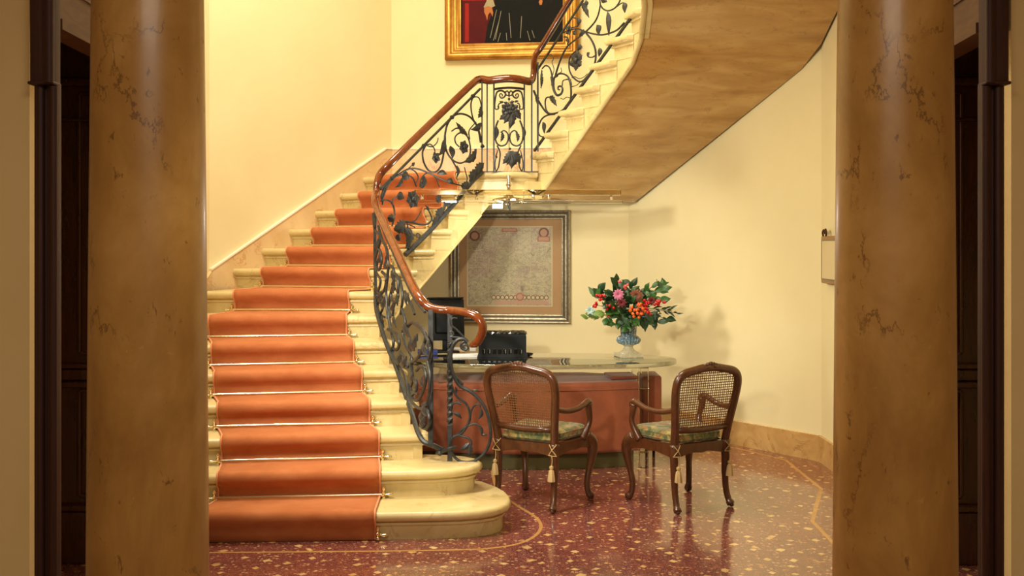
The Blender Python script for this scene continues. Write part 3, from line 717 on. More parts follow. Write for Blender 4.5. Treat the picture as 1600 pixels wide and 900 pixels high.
# landing panel
cp = Crop(740,110,4.733,PC)
for x in (62,100,150,375,430): cp.bar((x,78),(x,748),.0085 if x in (62,100) else .0095,name='post')
cp.bar((476,-60),(476,600),.0095,name='post')
cp.bar((30,750),(480,750),.007,name='bottom_rail')
cp.scroll([(152,140),(200,132),(262,128),(330,132),(375,140)], .010, name='arch_bar')
for s in (-1, 1):
    f = lambda x, y: (262+s*x, y)
    for pts, r, r2 in (([(0,195),(-2,180),(12,152),(28,165),(24,182),(0,186)],.006,.006), ([(22,172),(34,195),(55,205),(70,188),(62,172),(48,182),(54,194)],.008,.004), ([(22,168),(55,150),(88,160),(100,200),(106,260),(100,285),(80,285),(76,268),(88,265)],.009,.004), ([(60,240),(75,250),(82,290)],.006,.005),
                       ([(80,370),(98,420),(104,480),(92,535),(60,558),(22,545),(6,505),(12,465),(38,445),(62,460)],.008,.006), ([(88,555),(66,610),(72,680),(80,720),(96,742),(104,700),(96,640),(84,590)],.007,.005)):
        cp.scroll([f(*p) for p in pts], r, r2)
    cp.leaf(f(40,235), f(72,228), .022); cp.leaf(f(6,242), f(42,232), .026); cp.leaf(f(52,455), f(62,530), .034, True); cp.leaf(f(96,410), f(104,520), .03); cp.leaf(f(88,650), f(96,620), .02)
cp.bar((262,185),(262,600),.005,name='stem_bar')
for t, w in (((190,365),.075),((350,365),.075),((222,395),.06),((310,360),.06),((268,432),.075)): cp.leaf((265,285), t, w, True, .15)
cp.flower((245,285),.055,5); cp.flower((290,285),.055,5,.6); cp.flower((268,312),.06,6,.3)
for t, w in (((215,692),.07),((345,692),.07),((278,728),.085),((245,700),.06),((315,700),.06)): cp.leaf((268,598), t, w, True, .14)
for q in ((262,500),(268,580),(262,212)):
    m = MB(); m.ball(cp(*q), .012, 8); m.build('boss', M['iron'], rail, RO, smooth=True)
# upper flight
cu = Crop(840,0,6.428,PD); cw = Crop(820,120,6.43,PD); cz = Crop(830,0,3.215,PD)
cz.bar((16,758),(500,90),.013,name='bottom_rail'); cz.bar((32,350),(262,0),.010,name='sub_rail'); cz.bar((33,320),(33,715),.011,name='post')
P_up = [Vector((.17+.117*t, 9.25-.182*t, 2.49+.166*t+.66)) for t in (2.2,4,6,7.2)]
cu.scroll([(200,760),(180,760),(230,600),(290,480),(340,430),(470,330),(560,240),(605,160),(628,60),(625,0)], .009, .006)
cu.scroll([(260,330),(310,305),(400,290),(470,315),(560,340),(640,350),(720,335),(800,300),(870,230)], .006, .008)
cu.scroll([(490,335),(540,400),(575,480),(585,560),(570,650),(520,740),(440,820),(370,790),(325,720),(315,640),(330,570),(390,510),(410,540)], .009, .006)
cu.scroll([(630,50),(660,90),(710,108),(770,85),(810,40),(830,0)], .007, .006); cu.scroll([(790,70),(830,40),(860,25)], .006, .004)
cu.scroll([(160,860),(165,790),(200,750),(245,740),(300,765),(335,830),(335,900)], .009, .007); cu.scroll([(145,860),(145,760),(120,680),(80,660),(45,690)], .008, .006)
cu.scroll([(90,560),(140,550),(160,590),(145,620),(155,660),(165,700),(150,760)], .004, .003); cu.scroll([(345,780),(370,770),(420,790),(470,770),(500,740)], .004, .003); cu.scroll([(250,860),(255,810),(300,800),(335,800)], .004, .004)
cu.scroll([(330,190),(370,180),(420,210),(405,260),(340,280)], .006, .005); cu.scroll([(500,540),(510,570),(550,575),(590,550)], .006, .006); cu.scroll([(265,370),(295,375),(310,410),(300,450)], .007, .006); cu.scroll([(205,740),(240,720),(235,680)],.004,.003)
for b, t, w, s in (((440,30),(520,180),.06,True),((490,0),(480,80),.055,False),((415,180),(410,260),.06,False),((600,250),(620,355),.07,False),((705,120),(720,360),.065,False),((865,25),(880,130),.06,False),((625,480),(620,570),.06,False),((500,530),(515,570),.04,False),((420,440),(410,510),.08,True),((330,620),(350,650),.06,True),((470,300),(420,360),.05,True),((45,700),(40,890),.035,True),((360,320),(390,350),.05,False),((640,0),(700,20),.06,False),((300,420),(300,380),.04,False)):
    cu.leaf(b, t, w, s)
cu.flower((410,610),.085,6,.4); cu.flower((330,305),.045,5)
cw.scroll([(270,0),(280,60),(295,140),(325,185),(365,170),(380,125),(365,95),(338,100),(335,125),(350,130)], .013, .006); cw.scroll([(440,10),(460,80),(465,180),(450,260),(400,320),(330,360),(250,370),(215,330),(205,260),(215,215),(245,205),(275,225)], .009, .006)
cw.scroll([(90,140),(120,210),(160,280),(205,345),(235,370)], .010, .008); cw.scroll([(300,375),(230,385),(175,420),(145,480),(135,550),(150,590),(180,605)], .008, .006); cw.scroll([(375,130),(380,50),(420,25),(450,30)], .004, .004); cw.scroll([(360,215),(390,225),(420,205),(460,215)], .004, .003); cw.scroll([(470,100),(520,85),(560,50)],.004,.003)
cw.leaf((250,200),(325,295),.06,True); cw.leaf((185,455),(200,570),.06); cw.leaf((110,180),(140,290),.06,True); cw.leaf((185,0),(165,115),.03,True)

# ------------------------------------------------------------------ framed map and painting on the back wall
wd = Vector((CO2[0]-CO1[0], CO2[1]-CO1[1], 0)).normalized(); wn = Vector((wd.y,-wd.x,0)); wn = wn if wn.y < 0 else -wn
def bw(x, y, lift=0.0):
    A = (CO1[0]+wn.x*lift, CO1[1]+wn.y*lift); B = (CO2[0]+wn.x*lift, CO2[1]+wn.y*lift); return onplane(x, y, A, B)
def rect_frame(mb, x0, x1, z0, z1, prof):
    # prof: list of (inset, lift) in local x/z, y = -lift
    n = len(prof); vs = []
    for i, l in prof:
        vs += [(x0+i,-l,z0+i),(x1-i,-l,z0+i),(x1-i,-l,z1-i),(x0+i,-l,z1-i)]
    mb.add(vs, [(i*4+k, i*4+(k+1)%4, (i+1)*4+(k+1)%4, (i+1)*4+k) for i in range(n-1) for k in range(4)])
def wall_thing(name, c, label, cat):
    ang = math.atan2(wd.y, wd.x); t = thing(name, c, label, cat, rz=ang); return t
pr_, pl_ = bw(891.5,416), bw(705,416)
wM = (pr_-pl_).length; c = (pr_+pl_)/2; zt = bw(891,329).z; zb = bw(891,505).z
t = wall_thing('framed_map', (c.x,c.y,zb), 'old city map in a silver frame with tan mat hanging behind the desk', 'map')
hM = zt-zb
m = MB(); rect_frame(m, -wM/2, wM/2, 0, hM, [(0,0),(0,.05),(.006,.055),(.016,.052),(.020,.040),(.030,.038),(.036,.046),(.050,.043),(.054,.030),(.066,.028),(.072,.036),(.082,.034),(.086,.02),(.086,.01)]); m.build('frame', M['silver'], t)
m = MB()
rect_frame(m, -wM/2, wM/2, 0, hM, [(.0195,.0405),(.021,.0425),(.028,.0415),(.030,.039)]); rect_frame(m, -wM/2, wM/2, 0, hM, [(.0535,.031),(.055,.033),(.064,.031),(.066,.029)]); m.build('frame_groove', M['darksilver'], t)
m = MB(); m.box((0,-.012,hM/2), (wM-.15,.01,hM-.15)); m.build('mat_board', M['mat'], t)
mw, mh = .80, .745; mx, mz = -.012+.005, hM/2+.005
m = MB(); m.box((mx,-.0185,mz), (mw+.024,.003,mh+.024)); m.build('print_margin', M['maplight'], t)
m = MB(); m.box((mx,-.0215,mz), (mw,.003,mh)); pm = m.build('map_print', M['map'], t)
def flat(name, mat, shapes):
    m = MB()
    for (x, z, w, h) in shapes: m.box((mx+x*mw/2,-.0238,mz+z*mh/2), (w,.0016,h), bev=0)
    return m.build(name, mat, pm)
def medal(name, mat, items, y=-.0245, seg=16):
    m = MB()
    for x, z, r in items:
        m.add([(mx+x*mw/2+r*math.cos(2*math.pi*k/seg), y, mz+z*mh/2+r*math.sin(2*math.pi*k/seg)) for k in range(seg)], [tuple(range(seg))])
    return m.build(name, mat, pm)
flat('fold_line', M['maplight'], [(-.5,0,.0025,mh),(0,0,.0025,mh),(.5,0,.0025,mh),(0,.03,mw,.0025),(0,-.33,mw*.6,.002)])
flat('legend', M['mappink'], [(.28,-.93,.52,.032)]); flat('cartouche', M['mapred'], [(0,.93,.15,.034),(.82,.70,.12,.05)])
m = MB(); m.box((mx,-.0255,mz+.93*mh/2), (.125,.0016,.02)); m.box((mx+.82*mw/2,-.0255,mz+.70*mh/2), (.098,.0016,.034)); m.build('cartouche_field', M['mappink'], pm)
medal('medallion_ring', M['mapink'], [(-.38+.105*i, -.80, .022) for i in range(13) if i not in (6,)]+[(-.84,.78,.05),(.82,.86,.05)])
medal('medallion', M['maplight'], [(-.38+.105*i, -.80, .015) for i in range(13) if i not in (6,)], -.0255)
medal('medallion_centre', M['mapred'], [(.25,-.78,.04)], -.0262); [medal('medallion_face', M['mappink'], [q], -.027) for q in ((.25,-.78,.027),(-.84,.78,.034),(.82,.86,.034))]
def curve_on_map(pts, w=.004):
    P = spline([(mx+x*mw/2, -.0242, mz+z*mh/2) for x, z in pts], 6); m = MB(); m.tube(P, w/2, 5, ry=.4, up=(0,-1,0)); return m
mm = MB()
for pts in ([(-.98,.42),(-.80,.40),(-.62,.45),(-.60,.55)], [(-.80,.40),(-.80,.12),(-.60,.08)], [(-.6,-.2),(-.68,-.5),(-.86,-.72),(-.80,-.9)], [(.4,.55),(.2,.35),(.3,.1),(.5,.0),(.45,-.3)], [(.98,-.52),(.7,-.5),(.4,-.45),(.3,-.35)],
            [(-.3,.65),(-.25,.5),(-.12,.4),(-.3,.25)], [(.6,-.2),(.75,-.3),(.85,-.45)], [(.9,.5),(.8,.1),(.6,.15)], [(-.98,-.05),(-.7,-.02),(-.5,-.05),(-.3,.02)]):
    mm2 = curve_on_map(pts); mm.add(mm2.v, mm2.f)
mm.build('map_line', M['maplight'], pm)

# painting
pl_, pr_ = bw(696.5,50), bw(905,50); wP = (pr_-pl_).length; c = (pr_+pl_)/2; zb = bw(800,93).z; hP = 1.62
t = wall_thing('framed_painting', (c.x,c.y,zb), 'gilt framed portrait with black dress and crimson drapery above the landing', 'painting')
m = MB(); rect_frame(m, -wP/2, wP/2, 0, hP, [(0,0),(0,.06),(.012,.075),(.03,.08),(.05,.072),(.062,.05),(.075,.046),(.09,.052),(.10,.05),(.108,.038),(.13,.034),(.14,.04),(.152,.036),(.156,.02),(.156,.008)]); m.build('frame', M['gold'], t, smooth=True, angle=50)
m = MB(); m.box((0,-.012,hP/2), (wP-.29,.012,hP-.29)); cv_ = m.build('canvas', M['p_dark'], t)
def ppt(x, y):        # point of the photograph's painting in canvas coordinates
    p = bw(x, y); return ((p-Vector((c.x,c.y,0))).dot(wd), p.z-zb)
def paint(name, mat, poly, y):
    q = [ppt(*p) for p in poly]; m = MB(); m.add([(a,-y,b) for a, b in q], [tuple(range(len(q)))]); return m.build(name, mat, cv_)
paint('crimson_drape', M['p_red'], [(723,68.5),(723,-60),(790,-60),(775,-5),(768,30),(758,68.5)], .0195)
paint('drape_fold', M['p_redl'], [(727,66),(727,6),(733,6),(733,66)], .0202); paint('drape_edge', M['p_redl'], [(723,2),(723,-4),(765,-4),(762,1)], .0202)
paint('black_dress', M['p_dress'], [(758,68.5),(762,40),(770,20),(776,0),(784,-60),(812,-75),(832,-60),(842,0),(850,30),(860,68.5)], .0205)
paint('lace_cuff', M['p_lace'], [(756,12),(761,2),(760,-8),(768,-8),(772,4),(774,10),(768,13),(762,14)], .0215)
paint('hand', M['p_skin'], [(757,13),(763,10),(769,13),(771,20),(770,27),(768,22),(766,20),(763,24),(761.5,33),(760,26),(757,20)], .0222)
paint('far_hand', M['p_skin'], [(842,4),(845,-2),(848,2),(847,8),(844,9)], .0222)
for a, b in (((776,16),(766,60)),((783,18),(774,62)),((795.5,21),(798.5,60)),((779,36),(771,64)),((782,52),(778,66)),((791,52),(792,64)),((815,26),(813,60)),((824,49),(828,64)),((831,48),(835,60))):
    paint('dress_trim', M['p_line'], [a, (a[0]+.8,a[1]), (b[0]+.8,b[1]), b], .0225)

# small framed panel on the right wall
t = thing('wall_frame', (2.395,7.86,1.40), 'small tan framed panel with a bow hook high on the right wall', 'picture')
rd = (Vector(WR1)-Vector(CO3)).normalized(); t.rotation_euler = (0,0,math.atan2(rd.y, rd.x))
m = MB(); bm_w, bm_h = .46, .36
m.box((0,-.016,bm_h/2), (bm_w,.028,bm_h), bev=.012); m.build('frame', M['tanframe'], t, smooth=True)
m = MB(); m.box((0,-.032,bm_h/2), (bm_w-.075,.004,bm_h-.075)); m.build('panel', M['cream'], t)
m = MB(); rect_frame(m, -bm_w/2+.03, bm_w/2-.03, .03, bm_h-.03, [(0,.03),(0,.036),(.008,.036),(.008,.03)]); m.build('inner_bead', M['darkwood'], t)
m = MB()
m.tube(spline([(-.20,-.02,bm_h),(-.215,-.02,bm_h+.025),(-.19,-.02,bm_h+.045),(-.17,-.02,bm_h+.02),(-.14,-.02,bm_h+.05),(-.12,-.02,bm_h+.02),(-.13,-.02,bm_h)],5), .008, 8); m.build('hook', M['darkwood'], t, smooth=True)

# ------------------------------------------------------------------ desk
desk = thing('reception_desk', (.24,8.25,0), 'reception desk with clear glass top over a red brown leather front', 'desk')
DO = desk.location.copy()
def superell(cx, cy, a, b, e, n=96):
    out = []
    for k in range(n):
        t = 2*math.pi*k/n; c, s = math.cos(t), math.sin(t)
        out.append((cx+a*math.copysign(abs(c)**(2/e), c), cy+b*math.copysign(abs(s)**(2/e), s)))
    return out
def slab_round(mb, poly_f, z0, z1, r=.006, seg=4):
    # poly_f(inset) -> outline; rounded edges top and bottom
    rings = []
    for i in range(seg+1):
        a = math.pi/2*i/seg; rings.append((r*(1-math.sin(a)), z0+r*(1-math.cos(a))))
    for i in range(seg+1):
        a = math.pi/2*i/seg; rings.append((r*(1-math.cos(a)), z1-r*(1-math.sin(a))))
    n = len(poly_f(0)); vs = []
    for ins, z in rings: vs += [(p[0],p[1],z) for p in poly_f(ins)]
    fs = [(i*n+k, i*n+(k+1)%n, (i+1)*n+(k+1)%n, (i+1)*n+k) for i in range(len(rings)-1) for k in range(n)]
    fs += [tuple(range(n-1,-1,-1)), tuple(range((len(rings)-1)*n, len(rings)*n))]; mb.add(vs, fs)
GT = .80
m = MB(); slab_round(m, lambda i: superell(.24,8.28,1.045-i,.43-i,2.25), GT-.035, GT, .005); m.build('glass_top', M['glass'], desk, DO, smooth=True)
for x, y in ((1.0,8.03),(1.0,8.50),(-.52,8.03),(-.52,8.50)):
    m = MB(); m.box((x,y,(GT-.037)/2), (.075,.06,GT-.037), bev=.006); lg = m.build('leg', M['acrylic'], desk, DO)
    m = MB()
    for z in (.60,.12): m.tube([(x-.041,y-.015,z),(x+.041,y-.015,z)], .006, 8)
    m.build('bolt', M['chrome'], lg, smooth=True)
def body(i):
    f = []
    for k in range(25):
        t = -1+2*k/24; f.append((.12+.86*t, 8.06-.16*(1-t*t)+0))
    b = [(.96,8.45),(.6,8.62),(-.4,8.62),(-.72,8.45)]
    P = f+b; cx, cy = .12, 8.3
    return [(p[0]+(cx-p[0])*i/.8, p[1]+(cy-p[1])*i/.35) for p in P]
m = MB(); slab_round(m, body, .118, .655, .03, 5); bd = m.build('front_panel', M['leather'], desk, DO, smooth=True)
m = MB(); P = [(p[0],p[1],.60) for p in body(-.004)][:25]; m.tube(P, .004, 6); m.build('seam', M['leather'], bd, smooth=True)
m = MB(); m.box((.85,8.23,.672), (.22,.28,.026), Matrix.Rotation(.12,3,'Z'), bev=.011); m.build('blotter_flap', M['leather'], desk, DO, smooth=True)
m = MB(); m.box((1.10,8.48,.46), (.16,.34,.40), bev=.02); m.build('side_pedestal', M['leather'], desk, DO, smooth=True)
m = MB(); slab_round(m, lambda i: body(.045+i), 0.0, .12, .003, 2); m.build('plinth', M['plinth'], desk, DO)
for y in (8.50,):
    m = MB(); m.box((1.08,y,.13), (.02,.02,.26)); m.box((1.14,y,.13), (.02,.02,.26)); m.build('pedestal_foot', M['black'], desk, DO)

# things on the desk
def on_desk(x, y): 
    D = F*(H-GT)/(y-YH); return ((x-800)/F*D, D)
# black slotted box
bx_, by_ = on_desk(785,560); by_ += .10
t = thing('desk_box', (bx_,by_,GT), 'black slotted box with crumpled glossy top on the glass desk', 'box')
w, d, h = .375, .20, .19
m = MB(); vs = []
pr = [(1.06,0),(1.06,.012),(1.02,.03),(1.0,.05),(1.0,h-.02),(.99,h-.008),(.97,h)]
for s, z in pr: vs += [(-w/2*s,-d/2*s,z),(w/2*s,-d/2*s,z),(w/2*s,d/2*s,z),(-w/2*s,d/2*s,z)]
m.add(vs, [(i*4+k,i*4+(k+1)%4,(i+1)*4+(k+1)%4,(i+1)*4+k) for i in range(len(pr)-1) for k in range(4)]+[(3,2,1,0),tuple(range(4*len(pr)-4,4*len(pr)))]); m.build('body', M['black'], t, smooth=True, angle=30)
for i in range(8):
    m = MB(); m.box((-.145+.0415*i,-d/2-.003,.055), (.026,.006,.04), bev=.002); sl = m.build('slot', M['blackfilm'], t)
    if i in (0,1,4,5,7):
        m = MB(); m.box((-.14+.0415*i,-d/2-.0065,.055), (.005,.002,.03)); m.build('slot_edge', M['greyplastic'], sl)
m = MB(); N = 18; vs = []
for i in range(N+1):
    for j in range(9):
        x = -w/2*1.01+w*1.02*i/N; y = -d/2*1.03+d*1.06*j/8; vs.append((x,y,h+.006+.010*abs(math.sin(i*1.9+j*.8))+.006*random.random()-(.012 if j in (0,8) or i in (0,N) else 0)))
m.add(vs, [(i*9+j,i*9+j+1,(i+1)*9+j+1,(i+1)*9+j) for i in range(N) for j in range(8)]); o = m.build('film_cover', M['blackfilm'], t)
md = o.modifiers.new('thickness','SOLIDIFY'); md.thickness = .003
# oval tray behind the box
x, y = on_desk(823,558); m = MB(); m.lathe([(.055,0),(.075,.004),(.085,.018),(.08,.02),(.07,.008),(.02,.006)], (x-.03,y+.10,GT), 40)
t = m.build('pen_tray', M['black'], smooth=True); tag(t, 'dark round dish beside the right end of the black slotted box', 'dish')
# monitor
x, y = on_desk(697,553); y += .12; x = (698-800)/F*y
t = thing('computer_monitor', (x,y,GT), 'black computer monitor seen from behind, beyond the twisted newel post', 'monitor'); t.rotation_euler = (0,0,.18)
MT = Matrix.Rotation(-.14,3,'X')
m = MB(); m.box((0,0,.27), (.29,.035,.34), MT, bev=.008); m.box((0,-.03,.27), (.20,.05,.22), MT, bev=.015); m.build('case', M['black'], t, smooth=True)
m = MB(); m.box((-.01,.045,.445), (.30,.12,.012), MT, bev=.004); m.build('top_lid', M['black'], t, smooth=True)
m = MB(); m.box((0,.0,.06), (.07,.03,.12), bev=.006); m.box((0,.02,.008), (.20,.16,.016), bev=.005); m.build('stand', M['black'], t, smooth=True)
m = MB(); m.box((.02,-.062,.33), (.05,.004,.035), MT); m.build('rear_plate', M['greyplastic'], t)
# papers, booklet, blue folder
def sheets(name, x, y, w, d, h, rz, mat, label, cat):
    p = on_desk(x, y); m = MB(); m.box((p[0],p[1],GT+h/2+.0005), (w,d,h), Matrix.Rotation(rz,3,'Z'), bev=min(.002,h*.3)); tag(m.build(name, M[mat]), label, cat)
sheets('paper_stack', 728,557,.26,.20,.012,.2,'paper','white papers on the glass desk left of the black box','paper')
t = thing('booklet', (on_desk(712,549)[0],on_desk(712,549)[1],GT), 'beige booklet lying open at the foot of the monitor','booklet')
m = MB(); m.box((0,0,.012), (.20,.12,.02), Matrix.Rotation(-.3,3,'Z'), bev=.004); m.build('cover', M['manila'], t); m = MB(); m.box((.005,.002,.027), (.18,.10,.008), Matrix.Rotation(-.3,3,'Z'), bev=.002); m.build('pages', M['paper'], t)
sheets('blue_folder', 668,553,.16,.2,.03,.1,'blue','blue folder on the desk glimpsed through the iron railing','folder')
p = on_desk(738,551); m = MB(); m.box((p[0]+.0,p[1]+.12,GT+.025), (.05,.05,.05), bev=.004); t = m.build('card_holder', M['paper']); tag(t, 'small white card holder between the handrail scroll and the black box', 'holder')

# urn and flowers
ux, uy = on_desk(982,558); uy += .03; ux = (982-800)/F*uy
urn_ = thing('flower_urn', (ux,uy,GT), 'speckled blue footed urn vase standing on the right end of the glass desk', 'vase')
m = MB(); m.box((0,0,.015), (.19,.19,.03), Matrix.Rotation(.2,3,'Z'), bev=.005); m.build('plinth', M['urn'], urn_)
m = MB(); m.lathe([(.085,.03),(.08,.036),(.052,.052),(.038,.070),(.034,.082),(.042,.087),(.042,.093),(.05,.097)], seg=36); m.build('foot', M['urn'], urn_, smooth=True)
m = MB(); m.lathe([(.05,.095),(.078,.106),(.092,.122),(.095,.135),(.09,.150),(.076,.163),(.064,.170)], seg=96, rib=24, ribd=.035); m.build('bowl', M['urn'], urn_, smooth=True)
m = MB(); m.lathe([(.062,.166),(.064,.19),(.066,.22),(.070,.255),(.080,.285),(.092,.303),(.094,.31),(.08,.30),(.064,.26),(.056,.2)], seg=40); m.build('neck', M['urn'], urn_, smooth=True)
fl_ = thing('flower_arrangement', (ux,uy,GT+.30), 'loose bouquet of green leaves, red and orange berries and pink blooms in the blue urn', 'flowers')
FO = fl_.location.copy(); rnd = random.Random(3)
def fp(x, y, dy=0.0): return px(x, y, uy+dy)
mouth = Vector((ux,uy,GT+.32))
def sprig(tip, mat, n=7, L=.098, W=.052, side=.9, leaf_from=.35):
    tip = Vector(tip); mid = (mouth+tip)/2+Vector((0,0,.04)); P = spline([mouth+(tip-mouth)*.03, mid, tip], 8)
    m = MB(); m.tube(P, .0025, 5); st = m.build('stem', M['stem'], fl_, FO)
    m = MB()
    for i in range(n):
        q = leaf_from+(1-leaf_from)*i/(n-1); k = min(int(q*(len(P)-1)), len(P)-2); d = (P[k+1]-P[k]).normalized()
        e = Vector((rnd.uniform(-1,1),rnd.uniform(-1,.6),rnd.uniform(-.6,.8))).normalized(); v = (d*.7+e*side).normalized()
        nn = Vector((rnd.uniform(-.5,.5),-1,rnd.uniform(.2,1))).normalized(); l = L*rnd.uniform(.75,1.15)
        m.leaf(P[k], P[k]+v*l, W*rnd.uniform(.8,1.15), nn, .12, .0015, False, rnd.uniform(-.1,.1))
    m.build('leaf_spray', M[mat], fl_, FO, smooth=True)
for x, y, dy, mt, n in ((925,462,0,'leaf',7),(932,452,.05,'leafd',7),(915,498,-.03,'leafl',6),(928,500,-.10,'leafl',6),(945,498,-.14,'leaf',7),(960,508,-.15,'leaf',7),(978,512,-.16,'leaf',6),(970,492,-.16,'leafd',7),(957,455,.04,'leafd',7),(962,441,0,'leafd',6),
                    (1040,448,0,'leaf',8),(1030,440,.03,'leaf',7),(1038,465,-.03,'leaf',8),(1030,505,-.10,'leafd',8),(1015,503,-.14,'leafd',7),(1045,500,-.02,'leafd',6),(1005,460,.06,'leafd',7),(985,455,.08,'leaf',7),(1000,495,-.15,'leafd',6),(955,490,-.17,'leaf',8),(972,500,-.18,'leafd',8),(1012,494,-.16,'leafd',8),(945,470,-.12,'leafd',7),(985,470,-.14,'leafd',8),(1020,460,-.02,'leaf',7),(985,440,.05,'leafd',6),(940,478,-.1,'leaf',7),(990,505,-.17,'leaf',6)):
    sprig(fp(x,y,dy), mt, n)
sprig(fp(1062,490,0), 'leafd', 5, .07, .018, .5, .7); sprig(fp(1050,486,-.03), 'leafd', 6, .08, .02, .5, .6)
def berries(x, y, dy, mat, n, r, spread):
    c0 = fp(x,y,dy); m = MB()
    for i in range(n):
        q = c0+Vector((rnd.gauss(0,spread),rnd.gauss(0,spread*.6)-.01,rnd.gauss(0,spread*.75))); m.ball(q, r*rnd.uniform(.85,1.15), 10)
    m.build('berry_cluster', M[mat], fl_, FO, smooth=True)
    m = MB(); m.tube([mouth, (mouth+c0)/2+Vector((0,0,.02)), c0], .002, 5); m.build('stem', M['stem'], fl_, FO)
for a in ((938,464,-.12,'redberry',9,.012,.016),(933,477,-.13,'redberry',6,.012,.016),(950,480,-.16,'redberry',6,.012,.018),(952,493,-.17,'redberry',3,.012,.01),(974,447,-.08,'pinkberry',8,.012,.022),(995,486,-.19,'orangeberry',20,.0125,.03),(1010,486,-.18,'redberry',8,.012,.018),(1029,474,-.10,'redberry',10,.013,.018),(1008,474,-.13,'redberry',7,.013,.016),(999,477,-.17,'orangeberry',5,.011,.012)):
    berries(*a)
def bloom(x, y, dy, mat, r, n, layers=2, name='bloom'):
    c0 = fp(x,y,dy); m = MB()
    for L in range(layers):
        for i in range(n):
            a = 2*math.pi*(i+.5*L)/n; e = Vector((math.cos(a),-.35-.4*L,math.sin(a))).normalized()
            m.leaf(c0, c0+e*r*(1-.25*L), r*.6, Vector((0,-1,.2))-e*.3, .2, .0015)
    m.build(name, M[mat], fl_, FO, smooth=True)
bloom(966,460,-.15,'pink',.05,11,3); bloom(971,473,-.15,'darkred',.045,9,3); bloom(994,462,-.10,'bronze',.06,14,2,'spiky_bloom'); bloom(922,485,-.05,'pale',.045,6,2); bloom(1018,470,-.08,'darkred',.04,8,2)

